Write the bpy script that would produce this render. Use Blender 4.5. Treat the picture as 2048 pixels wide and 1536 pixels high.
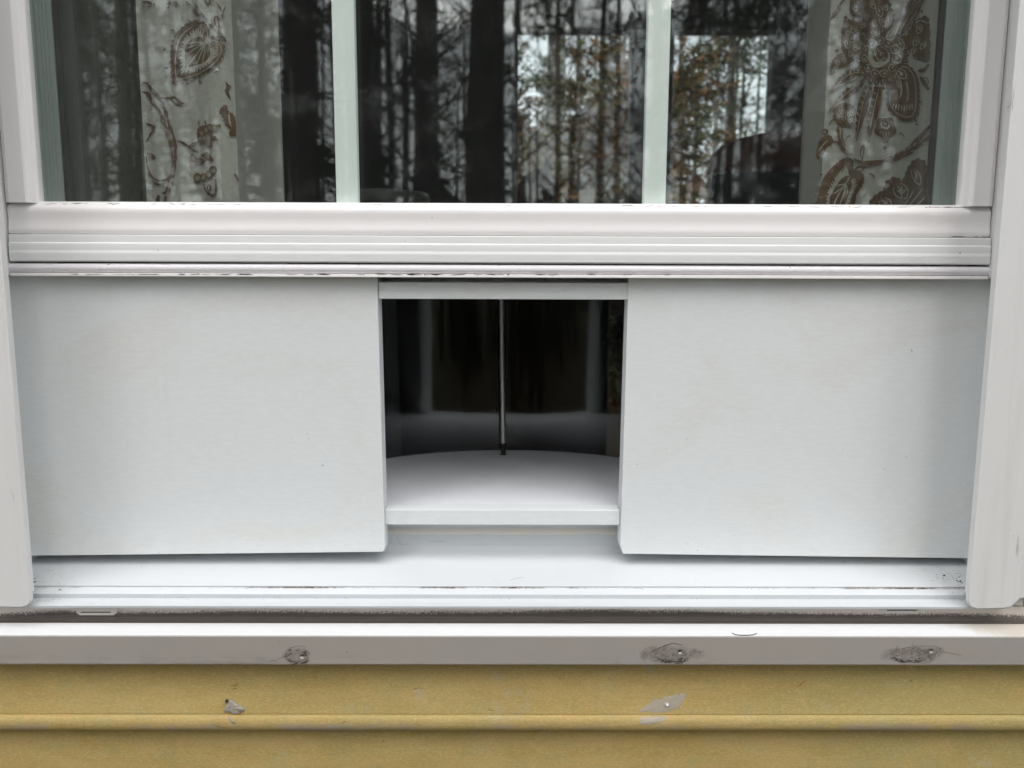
import bpy, bmesh, math, random
import numpy as np
from mathutils import Vector, Matrix

for o in list(bpy.data.objects):
    bpy.data.objects.remove(o, do_unlink=True)
S = bpy.context.scene
COL = S.collection
RAD = math.radians

# ------------------------------------------------------------------ camera
CAM = Vector((0.0, -0.64, 1.45))
PITCH, YAW, ROLL = RAD(7.5), RAD(0.3), RAD(0.2)
FPX = 1538.0                                   # focal length in pixels of the 2048 px wide photograph
fwd = Vector((math.sin(YAW)*math.cos(PITCH), math.cos(YAW)*math.cos(PITCH), -math.sin(PITCH)))
rgt0 = fwd.cross(Vector((0, 0, 1))).normalized()
up0 = rgt0.cross(fwd).normalized()
rgt = rgt0*math.cos(ROLL) + up0*math.sin(ROLL)
upv = up0*math.cos(ROLL) - rgt0*math.sin(ROLL)
cd = bpy.data.cameras.new('camera')
cam = bpy.data.objects.new('camera', cd)
COL.objects.link(cam)
M3 = Matrix((rgt, upv, -fwd)).transposed()
cam.matrix_world = Matrix.Translation(CAM) @ M3.to_4x4()
cd.lens = 36.0*FPX/2048.0
cd.sensor_width = 36.0
cd.clip_start = 0.01
cd.clip_end = 600
cd.dof.use_dof = True
cd.dof.focus_distance = 0.655
cd.dof.aperture_fstop = 9.0
S.camera = cam

# ------------------------------------------------------------------ sky, sun, exposure (overcast)
SUN_EL, SUN_AZ = RAD(52), RAD(0)             # azimuth measured from -y (straight out from the wall)
W = bpy.data.worlds.new('World'); S.world = W
W.use_nodes = True
wn = W.node_tree; wn.nodes.clear()
wo = wn.nodes.new('ShaderNodeOutputWorld')
bg = wn.nodes.new('ShaderNodeBackground')
sky = wn.nodes.new('ShaderNodeTexSky')
sky.sky_type = 'NISHITA'; sky.sun_disc = False
sky.sun_elevation = SUN_EL
sky.sun_rotation = RAD(180) + SUN_AZ
sky.air_density = 1.0; sky.dust_density = 2.0; sky.ozone_density = 1.0
hs = wn.nodes.new('ShaderNodeHueSaturation')
hs.inputs['Saturation'].default_value = 0.22
wn.links.new(sky.outputs['Color'], hs.inputs['Color'])
wn.links.new(hs.outputs['Color'], bg.inputs['Color'])
bg.inputs['Strength'].default_value = 0.13
wn.links.new(bg.outputs[0], wo.inputs[0])
sd = bpy.data.lights.new('sun', 'SUN')
sd.energy = 1.5; sd.angle = RAD(70); sd.color = (1.0, 0.975, 0.95)
sun = bpy.data.objects.new('sun', sd); COL.objects.link(sun)
sdir = Vector((math.sin(SUN_AZ)*math.cos(SUN_EL), -math.cos(SUN_AZ)*math.cos(SUN_EL), math.sin(SUN_EL)))
sun.rotation_euler = sdir.to_track_quat('Z', 'Y').to_euler()
sun.location = (0, -4, 9)
S.view_settings.view_transform = 'Standard'
S.view_settings.look = 'None'
S.view_settings.gamma = 1.0
S.view_settings.use_curve_mapping = False
S.view_settings.exposure = 0.99
S.render.engine = 'CYCLES'
S.cycles.light_sampling_threshold = 0.04
S.cycles.max_bounces = 8
S.cycles.diffuse_bounces = 3
S.cycles.transparent_max_bounces = 16
S.cycles.adaptive_threshold = 0.03
S.cycles.adaptive_min_samples = 24
S.cycles.glossy_bounces = 4
S.render.resolution_x, S.render.resolution_y = 1024, 768

# ------------------------------------------------------------------ helpers
def ray(px, py):
    return (fwd + rgt*((px-1024)/FPX) - upv*((py-768)/FPX))
def P(px, py, y):
    d = ray(px, py); t = (y-CAM.y)/d.y
    return CAM + d*t
def Zr(row, y):
    return P(1024, row, y).z
def rows(lst):
    """[(depth, photo row)] -> [(y, z)] cross-section"""
    return [(y, Zr(r, y)) for y, r in lst]
def hit(px, py, prof):
    """nearest meeting of a line of sight with a cross-section that runs along x"""
    d = ray(px, py); best = None
    for (y0, z0), (y1, z1) in zip(prof, prof[1:]):
        ey, ez = y1-y0, z1-z0
        det = d.y*(-ez) + ey*d.z
        if abs(det) < 1e-12: continue
        ry, rz = y0-CAM.y, z0-CAM.z
        t = (ry*(-ez) + ey*rz)/det
        s = (d.y*rz - d.z*ry)/det
        if t > 0 and -1e-4 <= s <= 1.0001 and (best is None or t < best[0]):
            n = Vector((0, ez, -ey)).normalized()
            if n.dot(d) > 0: n = -n
            best = (t, n)
    if best is None: return None
    return CAM + d*best[0], best[1]

def link_mesh(name, me, parent=None, m=None, smooth=None, wn_=True):
    o = bpy.data.objects.new(name, me); COL.objects.link(o)
    if m is not None and len(me.materials) == 0: me.materials.append(m)
    if smooth is not None:
        me.shade_smooth()
        me.set_sharp_from_angle(angle=RAD(smooth))
        if wn_:
          wm = o.modifiers.new('weighted_normals', 'WEIGHTED_NORMAL'); wm.keep_sharp = True; wm.weight = 100
    if parent is not None:
        o.parent = parent
        p = parent; off = Vector((0, 0, 0))
        while p is not None:
            off += p.location; p = p.parent
        o.location = -off
    return o
def from_bm(name, bm, m, parent=None, smooth=None, recalc=True, wn_=True):
    if recalc: bmesh.ops.recalc_face_normals(bm, faces=bm.faces[:])
    me = bpy.data.meshes.new(name); bm.to_mesh(me); bm.free()
    return link_mesh(name, me, parent, m, smooth, wn_)
def from_data(name, v, f, m, parent=None, smooth=None):
    me = bpy.data.meshes.new(name); me.from_pydata([tuple(a) for a in v], [], f); me.update()
    return link_mesh(name, me, parent, m, smooth)
def thing(name, label, cat, loc=(0, 0, 0), group=None):
    o = bpy.data.objects.new(name, None); COL.objects.link(o)
    o.empty_display_size = 0.1
    o.location = loc; o['label'] = label; o['category'] = cat
    if group: o['group'] = group
    return o
def tag(o, label, cat, group=None):
    o['label'] = label; o['category'] = cat
    if group: o['group'] = group
    return o
def struct(o):
    o['kind'] = 'structure'; return o

def box_bm(x0, x1, y0, y1, z0, z1, bev=0.0, seg=2):
    bm = bmesh.new()
    r = bmesh.ops.create_cube(bm, size=1)
    for v in r['verts']:
        v.co = Vector(((x0+x1)/2 + v.co.x*(x1-x0), (y0+y1)/2 + v.co.y*(y1-y0), (z0+z1)/2 + v.co.z*(z1-z0)))
    if bev > 0:
        bmesh.ops.bevel(bm, geom=bm.edges[:], offset=bev, segments=seg, affect='EDGES', profile=0.5)
    return bm
def box(name, x0, x1, y0, y1, z0, z1, m, parent=None, bev=0.0):
    return from_bm(name, box_bm(x0, x1, y0, y1, z0, z1, bev), m, parent, smooth=35 if bev else None)
def extrude_x(name, prof, x0, x1, m, parent=None, nx=1, smooth=28, close=True):
    """solid with cross-section prof [(y,z)] between x0 and x1"""
    bm = bmesh.new(); rings = []
    for i in range(nx+1):
        x = x0 + (x1-x0)*i/nx
        rings.append([bm.verts.new((x, y, z)) for y, z in prof])
    n = len(prof)
    for a, b in zip(rings, rings[1:]):
        for k in range(n if close else n-1):
            bm.faces.new((a[k], a[(k+1) % n], b[(k+1) % n], b[k]))
    if close:
        bm.faces.new(rings[0]); bm.faces.new(rings[-1][::-1])
    return from_bm(name, bm, m, parent, smooth, True, False)
def extrude_z(name, prof, z0, z1, m, parent=None, smooth=28):
    """solid with plan prof [(x,y)] between z0 and z1"""
    bm = bmesh.new()
    a = [bm.verts.new((x, y, z0)) for x, y in prof]; b = [bm.verts.new((x, y, z1)) for x, y in prof]
    n = len(prof)
    for k in range(n): bm.faces.new((a[k], a[(k+1) % n], b[(k+1) % n], b[k]))
    bm.faces.new(a); bm.faces.new(b[::-1])
    return from_bm(name, bm, m, parent, smooth)
def plate_y(name, outline, y0, y1, m, parent=None, bev=0.0, smooth=35):
    """solid with front outline [(x,z)] between depths y0 (front) and y1"""
    bm = bmesh.new()
    a = [bm.verts.new((x, y0, z)) for x, z in outline]; b = [bm.verts.new((x, y1, z)) for x, z in outline]
    n = len(outline)
    for k in range(n): bm.faces.new((a[k], a[(k+1) % n], b[(k+1) % n], b[k]))
    fr = bm.faces.new(a); bm.faces.new(b[::-1])
    if bev:
        bmesh.ops.bevel(bm, geom=list(fr.edges), offset=bev, segments=2, affect='EDGES', profile=0.5)
    return from_bm(name, bm, m, parent, smooth)
def tube_data(pts, radii, n=8, cap=True):
    """tapered tube through pts: verts, faces"""
    V, F = [], []
    pts = [Vector(p) for p in pts]
    if not hasattr(radii, '__len__'): radii = [radii]*len(pts)
    ref = Vector((0.31, 0.77, 0.55))
    for i, p in enumerate(pts):
        t = (pts[min(i+1, len(pts)-1)] - pts[max(i-1, 0)])
        if t.length < 1e-9: t = Vector((0, 0, 1))
        t.normalize()
        u = t.cross(ref)
        if u.length < 1e-3: u = t.cross(Vector((1, 0, 0)))
        u.normalize(); w = t.cross(u)
        for k in range(n):
            a = 2*math.pi*k/n
            V.append(p + (u*math.cos(a) + w*math.sin(a))*radii[i])
    for i in range(len(pts)-1):
        for k in range(n):
            F.append((i*n+k, i*n+(k+1) % n, (i+1)*n+(k+1) % n, (i+1)*n+k))
    if cap:
        F.append(tuple(range(n))[::-1]); F.append(tuple((len(pts)-1)*n+k for k in range(n)))
    return V, F
def lathe(name, prof, cx, cy, m, parent=None, n=48, smooth=40, a0=0, a1=2*math.pi):
    V, F = [], []
    full = abs(a1-a0-2*math.pi) < 1e-6
    cols = n if full else n+1
    for k in range(cols):
        a = a0 + (a1-a0)*k/n
        for r, z in prof: V.append((cx+r*math.cos(a), cy+r*math.sin(a), z))
    q = len(prof)
    for k in range(n):
        k2 = (k+1) % cols
        for j in range(q-1):
            F.append((k*q+j, k2*q+j, k2*q+j+1, k*q+j+1))
    return from_data(name, V, F, m, parent, smooth)

# ------------------------------------------------------------------ materials
class NT:
    def __init__(s, name):
        s.m = bpy.data.materials.new(name); s.m.use_nodes = True
        s.t = s.m.node_tree; s.t.nodes.clear()
        s.out = s.t.nodes.new('ShaderNodeOutputMaterial')
        s.geo = s.t.nodes.new('ShaderNodeNewGeometry')
        s.pos = s.geo.outputs['Position']
    def n(s, t, **kw):
        x = s.t.nodes.new(t)
        for k, v in kw.items(): setattr(x, k, v)
        return x
    def put(s, sock, v):
        if isinstance(v, bpy.types.NodeSocket): s.t.links.new(v, sock)
        elif hasattr(v, '__len__') and len(v) == 3 and sock.type == 'RGBA': sock.default_value = (*v, 1)
        else: sock.default_value = v
    def math(s, op, a, b=0.0, c=0.0, clamp=False):
        x = s.n('ShaderNodeMath', operation=op, use_clamp=clamp)
        s.put(x.inputs[0], a); s.put(x.inputs[1], b); s.put(x.inputs[2], c); return x.outputs[0]
    def mapr(s, v, a, b, c=0.0, d=1.0, smooth=True):
        x = s.n('ShaderNodeMapRange', interpolation_type='SMOOTHSTEP' if smooth else 'LINEAR')
        for i, q in enumerate((v, a, b, c, d)): s.put(x.inputs[i], q)
        return x.outputs[0]
    def scaled(s, sc, off=(0, 0, 0)):
        x = s.n('ShaderNodeMapping'); s.put(x.inputs['Vector'], s.pos)
        x.inputs['Scale'].default_value = sc; x.inputs['Location'].default_value = off
        return x.outputs[0]
    def noise(s, scale, detail=4, rough=0.55, stretch=(1, 1, 1), off=(0, 0, 0), dist=0.0):
        x = s.n('ShaderNodeTexNoise')
        s.put(x.inputs['Vector'], s.scaled(stretch, off))
        x.inputs['Scale'].default_value = scale; x.inputs['Detail'].default_value = detail
        x.inputs['Roughness'].default_value = rough; x.inputs['Distortion'].default_value = dist
        return x.outputs[0]
    def voro(s, scale, stretch=(1, 1, 1), off=(0, 0, 0), rnd=1.0):
        x = s.n('ShaderNodeTexVoronoi')
        s.put(x.inputs['Vector'], s.scaled(stretch, off))
        x.inputs['Scale'].default_value = scale
        x.inputs['Randomness'].default_value = rnd
        return x
    def mix(s, f, a, b, mode='MIX'):
        x = s.n('ShaderNodeMix', data_type='RGBA', blend_type=mode)
        s.put(x.inputs[0], f); s.put(x.inputs[6], a); s.put(x.inputs[7], b); return x.outputs[2]
    def xyz(s):
        x = s.n('ShaderNodeSeparateXYZ'); s.put(x.inputs[0], s.pos); return x.outputs
    def bump(s, h, strength, dist=0.001, nrm=None):
        x = s.n('ShaderNodeBump'); s.put(x.inputs['Height'], h)
        x.inputs['Strength'].default_value = strength; x.inputs['Distance'].default_value = dist
        if nrm is not None: s.put(x.inputs['Normal'], nrm)
        return x.outputs[0]
    def bsdf(s, col, rough=0.5, spec=0.5, nrm=None, metal=0.0, **kw):
        x = s.n('ShaderNodeBsdfPrincipled')
        s.put(x.inputs['Base Color'], col); s.put(x.inputs['Roughness'], rough)
        s.put(x.inputs['Specular IOR Level'], spec); s.put(x.inputs['Metallic'], metal)
        if nrm is not None: s.put(x.inputs['Normal'], nrm)
        for k, v in kw.items(): s.put(x.inputs[k], v)
        s.t.links.new(x.outputs[0], s.out.inputs['Surface']); return x
    # stain shaped as an ellipse round a world point with a ragged noisy rim
    def blot(s, c, rx, rz, edge=0.5, nscale=90, ry=0.02, off=(0, 0, 0), soft=0.35):
        x, y, z = s.xyz()
        dx = s.math('DIVIDE', s.math('SUBTRACT', x, c[0]), rx)
        dz = s.math('DIVIDE', s.math('SUBTRACT', z, c[2]), rz)
        dy = s.math('DIVIDE', s.math('SUBTRACT', y, c[1]), ry)
        d = s.math('SQRT', s.math('ADD', s.math('ADD', s.math('MULTIPLY', dx, dx), s.math('MULTIPLY', dz, dz)), s.math('MULTIPLY', dy, dy)))
        nz = s.noise(nscale, 5, 0.65, off=off)
        d = s.math('ADD', d, s.math('MULTIPLY', s.math('SUBTRACT', nz, 0.5), edge*2))
        return s.mapr(d, 1.0-soft, 1.0+soft*0.4, 1.0, 0.0)

def paint(name, base, rough=0.42, spec=0.45, mottle=0.05, speck=0.5, bump=0.15, grain=(1, 1, 1), bscale=900, extra=None):
    """weathered white paint or vinyl: faint mottling, fine relief, scattered specks of dirt"""
    t = NT(name)
    big = t.noise(7, 3, 0.5); med = t.noise(60, 5, 0.6, off=(3, 1, 7))
    k = t.math('ADD', t.math('MULTIPLY', t.math('SUBTRACT', big, 0.5), mottle*2), t.math('MULTIPLY', t.math('SUBTRACT', med, 0.5), mottle*1.2))
    col = t.mix(t.math('ADD', k, 0.5, clamp=True), tuple(c*0.9 for c in base), tuple(min(1, c*1.08) for c in base))
    v = t.voro(70, off=(5, 2, 9)); gate = t.noise(11, 2, 0.5, off=(8, 8, 1))
    sp = t.math('MULTIPLY', t.mapr(v.outputs['Distance'], 0.03, 0.075, 1, 0), t.mapr(gate, 0.52, 0.66, 0, 1))
    col = t.mix(t.math('MULTIPLY', sp, speck), col, (0.10, 0.08, 0.06))
    if extra: col = extra(t, col)
    b = t.noise(bscale, 3, 0.6, stretch=grain)
    nrm = t.bump(b, bump, 0.0004)
    nrm = t.bump(t.noise(30, 2, 0.5, off=(1, 4, 2)), 0.08, 0.002, nrm)
    t.bsdf(col, t.mapr(med, 0.3, 0.7, rough-0.07, rough+0.1), spec, nrm)
    return t.m

def plain(name, base, rough=0.6, spec=0.3, var=0.12, scale=20, metal=0.0, bump=0.0):
    t = NT(name)
    nz = t.noise(scale, 4, 0.6)
    col = t.mix(nz, tuple(c*(1-var) for c in base), tuple(min(1, c*(1+var)) for c in base))
    nrm = t.bump(t.noise(scale*8, 3, 0.6), bump, 0.001) if bump else None
    t.bsdf(col, rough, spec, nrm, metal)
    return t.m

# --- cross-sections read off the photograph (depth y, photo row) -> (y, z)
PANEL_Y = 0.0
SASH = rows([(0.002, 406.5), (-0.0028, 408.5), (-0.0042, 413.0), (-0.0060, 418.0), (-0.0066, 423.0), (-0.0066, 429.0), (-0.0063, 438.0), (-0.0063, 447.0),
             (-0.0068, 455.0), (-0.0073, 461.0), (-0.0073, 466.0), (-0.0068, 469.5), (-0.0058, 471.4), (0.02, 471.4), (0.02, 406.5)])
MEET = rows([(-0.0078, 472.3), (-0.0088, 473.6), (-0.0089, 480), (-0.0089, 487.8), (-0.0097, 489.4), (-0.0099, 491.5), (-0.0096, 502), (-0.0096, 504.5),
             (-0.0100, 506.4), (-0.0101, 511), (-0.0098, 518), (-0.0098, 523.5), (-0.0091, 526.3), (0.012, 526.5), (0.012, 472.3)])
bz0, bz1 = Zr(529.4, -0.007), Zr(548.0, -0.007)
bc, br = (bz0+bz1)/2, (bz0-bz1)/2
BULB = [(-0.0062 - 0.85*br*math.cos(a), bc + br*math.sin(a)) for a in [RAD(-90+15*i) for i in range(13)]] + [(0.010, bz0-0.0005), (0.010, bz1+0.0005)]
LIP = rows([(-0.0086, 548.8), (-0.0096, 549.8), (-0.0098, 554.6), (-0.0091, 555.6), (0.012, 554.0), (0.012, 548.6)])
SILL = rows([(0.0345, 1040), (0.0345, 1066), (0.0328, 1068.5), (0.0325, 1072), (0.0318, 1092), (0.0306, 1098), (0.0282, 1103.5), (0.0240, 1109)])
SILL += rows([(-0.0345, 1171.2), (-0.0349, 1172.2), (-0.0342, 1175.4), (-0.0352, 1177.4), (-0.0412, 1187.6), (-0.0417, 1189.0), (-0.0400, 1197.0), (-0.0412, 1198.4), (-0.0545, 1211.6), (-0.0562, 1212.8), (-0.0558, 1217.0)])
zs = SILL[-1][1]
SILL += [(-0.050, zs-0.0004), (0.06, zs-0.0004), (0.06, SILL[0][1])]
STRIP = rows([(-0.0445, 1212), (-0.0450, 1232), (-0.0470, 1241), (-0.0500, 1247)])
TRIM = rows([(-0.030, 1236.0), (-0.0470, 1242.6), (-0.0650, 1270.0), (-0.0664, 1271.5), (-0.0668, 1274.0), (-0.0625, 1328.0), (-0.0615, 1330.0)])
TRIM += [(-0.030, TRIM[-1][1]+0.0005)]
TRIM_FRONT = TRIM[1:-1]
# beaded siding board: long face, fine groove, round bead at the foot
zg = Zr(1430, -0.0540); zb = Zr(1464, -0.0560)
BEAD = zg-zb
def board_profile(z_foot, expose=0.150):
    z0 = z_foot
    pr = [(-0.0448, z0+expose+0.012), (-0.0455, z0+expose), (-0.0530, z0+BEAD+0.0022), (-0.0534, z0+BEAD+0.0006), (-0.0512, z0+BEAD+0.0001)]
    for i in range(9):
        a = RAD(78 - 19.5*i)
        pr.append((-0.0535 - 0.0040*math.cos(a), z0 + BEAD*0.5 + BEAD*0.5*math.sin(a)))
    pr += [(-0.0500, z0+0.0002), (-0.0250, z0+0.0002), (-0.0250, z0+expose+0.012)]
    return pr
BOARD0 = board_profile(zb, TRIM[-2][1]+0.004-zb-0.012)
BOARD1 = board_profile(zb-0.150)

# white surfaces -----------------------------------------------------------
def panelwear(t, col):
    sm = t.mapr(t.noise(9, 4, 0.6, stretch=(0.5, 1, 1.1), off=(2, 2, 6), dist=0.8), 0.48, 0.66, 0, 0.75)
    col = t.mix(sm, col, (0.755, 0.755, 0.715))                                   # faint tan smears
    st = t.noise(1300, 3, 0.7, stretch=(0.5, 1, 1)); st2 = t.noise(330, 3, 0.6, stretch=(0.3, 1, 1.1), off=(6, 1, 1))
    col = t.mix(t.mapr(st, 0.35, 0.65, 0, 0.28), col, (0.66, 0.69, 0.70))         # roller stipple
    col = t.mix(t.mapr(st2, 0.40, 0.66, 0, 0.22), col, (0.88, 0.90, 0.90))
    run = t.mapr(t.noise(22, 4, 0.65, stretch=(1, 1, 0.10), off=(9, 0, 0)), 0.60, 0.78, 0, 0.22)
    return t.mix(run, col, (0.64, 0.63, 0.58))
M_panel = paint('panel_white_paint', (0.795, 0.822, 0.822), rough=0.5, spec=0.35, mottle=0.05, speck=0.5, bump=0.35, grain=(0.35, 1, 1.3), bscale=1400, extra=panelwear)
M_feeder = paint('compartment_white', (0.89, 0.91, 0.96), rough=0.45, mottle=0.03, speck=0.2, bump=0.1)
M_edge = paint('panel_cut_edge', (0.72, 0.73, 0.72), rough=0.55, mottle=0.06, speck=0.3, bump=0.3)
def grime_row(row, y, h, color, lo, hi, scale=55, off=(0, 0, 0), xs=0.25):
    zc = Zr(row, y)
    def f(t, col):
        x, yy, z = t.xyz()
        band = t.mapr(t.math('ABSOLUTE', t.math('SUBTRACT', z, zc)), h*0.35, h, 1, 0)
        nz = t.noise(scale, 5, 0.7, stretch=(xs, 1, 1), off=off)
        fine = t.noise(scale*9, 3, 0.7, stretch=(0.6, 1, 1), off=off)
        k = t.math('MULTIPLY', t.math('MULTIPLY', band, t.mapr(nz, lo, hi, 0, 1)), t.mapr(fine, 0.35, 0.55, 0.2, 1))
        return t.mix(k, col, color)
    return f
def chain(*fs):
    def g(t, col):
        for f in fs: col = f(t, col)
        return col
    return g
VINYL = (0.93, 0.90, 0.89)
M_vinyl = paint('sash_vinyl', VINYL, rough=0.36, mottle=0.03, speck=0.45, bump=0.06)
M_meet = paint('meeting_vinyl', (0.885, 0.89, 0.88), rough=0.38, mottle=0.03, speck=0.6, bump=0.06)
M_bulb = paint('weather_strip_vinyl', (0.91, 0.88, 0.905), rough=0.3, mottle=0.03, speck=0.8, bump=0.05)
M_lip = paint('lip_vinyl', (0.90, 0.875, 0.86), rough=0.4, mottle=0.04, speck=0.6)
def jambwear(t, col):
    k = t.mapr(t.noise(60, 4, 0.65, stretch=(1, 1, 0.06), off=(3, 0, 4)), 0.50, 0.74, 0, 0.4)
    col = t.mix(k, col, (0.62, 0.585, 0.56))
    k = t.math('MULTIPLY', t.mapr(t.noise(150, 4, 0.7, stretch=(1, 1, 0.12), off=(8, 3, 1)), 0.60, 0.72, 0, 0.7), t.mapr(t.noise(12, 3, 0.6, off=(2, 2, 2)), 0.5, 0.62, 0, 1))
    return t.mix(k, col, (0.30, 0.26, 0.24))
M_jamb = paint('jamb_vinyl', (0.775, 0.77, 0.755), rough=0.45, mottle=0.06, speck=0.6, bump=0.1, extra=jambwear)
def sillgrime(t, col):
    col = grime_row(1176.5, -0.0358, 0.0009, (0.16, 0.11, 0.09), 0.50, 0.62, 40, (9, 0, 0))(t, col)
    cl, cr = hit(80, 1160, SILL)[0], hit(1905, 1160, SILL)[0]
    for c, o in ((cl, 0), (cr, 5)):
        k = t.math('MULTIPLY', t.blot(c, 0.030, 0.02, 0.5, 120, ry=0.03, off=(o, 0, 0), soft=0.8), t.mapr(t.noise(260, 4, 0.7, off=(o, 1, 1)), 0.5, 0.75, 0.06, 0.6))
        col = t.mix(k, col, (0.23, 0.19, 0.15))
    return col
M_sill = paint('sill_vinyl', (0.685, 0.71, 0.725), rough=0.4, mottle=0.025, speck=0.35, bump=0.06, extra=sillgrime)
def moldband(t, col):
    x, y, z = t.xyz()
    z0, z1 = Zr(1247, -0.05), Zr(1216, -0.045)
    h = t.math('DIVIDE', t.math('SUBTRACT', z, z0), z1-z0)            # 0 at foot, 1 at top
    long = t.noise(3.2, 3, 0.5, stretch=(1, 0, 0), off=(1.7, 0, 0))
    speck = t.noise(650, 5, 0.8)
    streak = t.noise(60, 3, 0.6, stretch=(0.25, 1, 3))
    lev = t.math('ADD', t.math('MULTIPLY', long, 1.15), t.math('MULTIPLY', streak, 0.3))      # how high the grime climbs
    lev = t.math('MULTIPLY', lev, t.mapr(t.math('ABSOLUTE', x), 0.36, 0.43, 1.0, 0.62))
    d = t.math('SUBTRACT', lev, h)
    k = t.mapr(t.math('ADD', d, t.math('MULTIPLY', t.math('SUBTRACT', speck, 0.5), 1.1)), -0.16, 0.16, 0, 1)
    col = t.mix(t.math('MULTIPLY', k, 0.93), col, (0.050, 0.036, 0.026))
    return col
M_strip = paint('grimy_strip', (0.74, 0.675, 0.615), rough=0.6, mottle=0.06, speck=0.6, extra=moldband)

SCUFF = [((597, 1313), 30, 20), ((1338, 1309), 62, 22), ((1828, 1310), 62, 20)]
TRIMC = [(hit(c[0], c[1], TRIM_FRONT)[0], rx*0.00037, rz*0.00037*1.1) for c, rx, rz in SCUFF]
def trimgrime(t, col):
    for i, (c, rx, rz) in enumerate(TRIMC):
        body = t.blot(c, rx, rz, 0.75, 95, off=(i*3, 0, 0), soft=0.30)
        fine = t.mapr(t.noise(700, 4, 0.75, off=(i, 5, 0)), 0.42, 0.62, 0.0, 1.0)
        ridge = t.math('ABSOLUTE', t.math('SUBTRACT', t.noise(170, 5, 0.65, off=(i, 2, 0), dist=1.2), 0.5))
        lines = t.mapr(ridge, 0.0, 0.045, 1, 0)
        col = t.mix(t.math('MULTIPLY', body, 0.55), col, (0.27, 0.235, 0.205))
        col = t.mix(t.math('MULTIPLY', body, t.math('MULTIPLY', fine, 0.28)), col, (0.10, 0.08, 0.065))
        col = t.mix(t.math('MULTIPLY', body, t.math('MULTIPLY', lines, 0.8)), col, (0.045, 0.035, 0.03))
    # faint smears along the foot of the face
    x, y, z = t.xyz()
    z0 = Zr(1328, -0.0625)
    b = t.mapr(t.math('SUBTRACT', z, z0), 0.002, 0.012, 1, 0)
    k = t.math('MULTIPLY', b, t.mapr(t.noise(42, 5, 0.7, stretch=(0.5, 1, 1), off=(3, 3, 3)), 0.48, 0.7, 0, 0.4))
    col = t.mix(k, col, (0.22, 0.18, 0.16))
    k2 = t.mapr(t.noise(8, 4, 0.6, stretch=(1, 1, 3), off=(0, 2, 0)), 0.45, 0.7, 0, 0.35)
    col = t.mix(k2, col, (0.45, 0.45, 0.45))
    k3 = t.mapr(t.noise(45, 4, 0.6, off=(5, 1, 9)), 0.45, 0.7, 0, 0.35)
    return t.mix(k3, col, (0.52, 0.445, 0.41))
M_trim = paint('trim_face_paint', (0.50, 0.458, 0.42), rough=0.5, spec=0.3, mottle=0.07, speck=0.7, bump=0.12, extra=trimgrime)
def traptop(t, col):
    c = hit(2035, 1252, TRIM)[0]
    k = t.blot(c, 0.05, 0.02, 0.6, 60, soft=0.5)
    col = t.mix(t.math('MULTIPLY', k, 0.7), col, (0.56, 0.49, 0.38))
    x, y, z = t.xyz()
    e = t.math('MULTIPLY', t.mapr(y, -0.0515, -0.0475, 0, 1), t.mapr(t.noise(30, 4, 0.7, stretch=(0.4, 1, 1)), 0.4, 0.65, 0, 0.55))
    return t.mix(e, col, (0.60, 0.46, 0.32))
M_trimtop = paint('trim_top_paint', (0.83, 0.83, 0.83), rough=0.4, mottle=0.03, speck=0.3, bump=0.08, extra=traptop)

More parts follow.
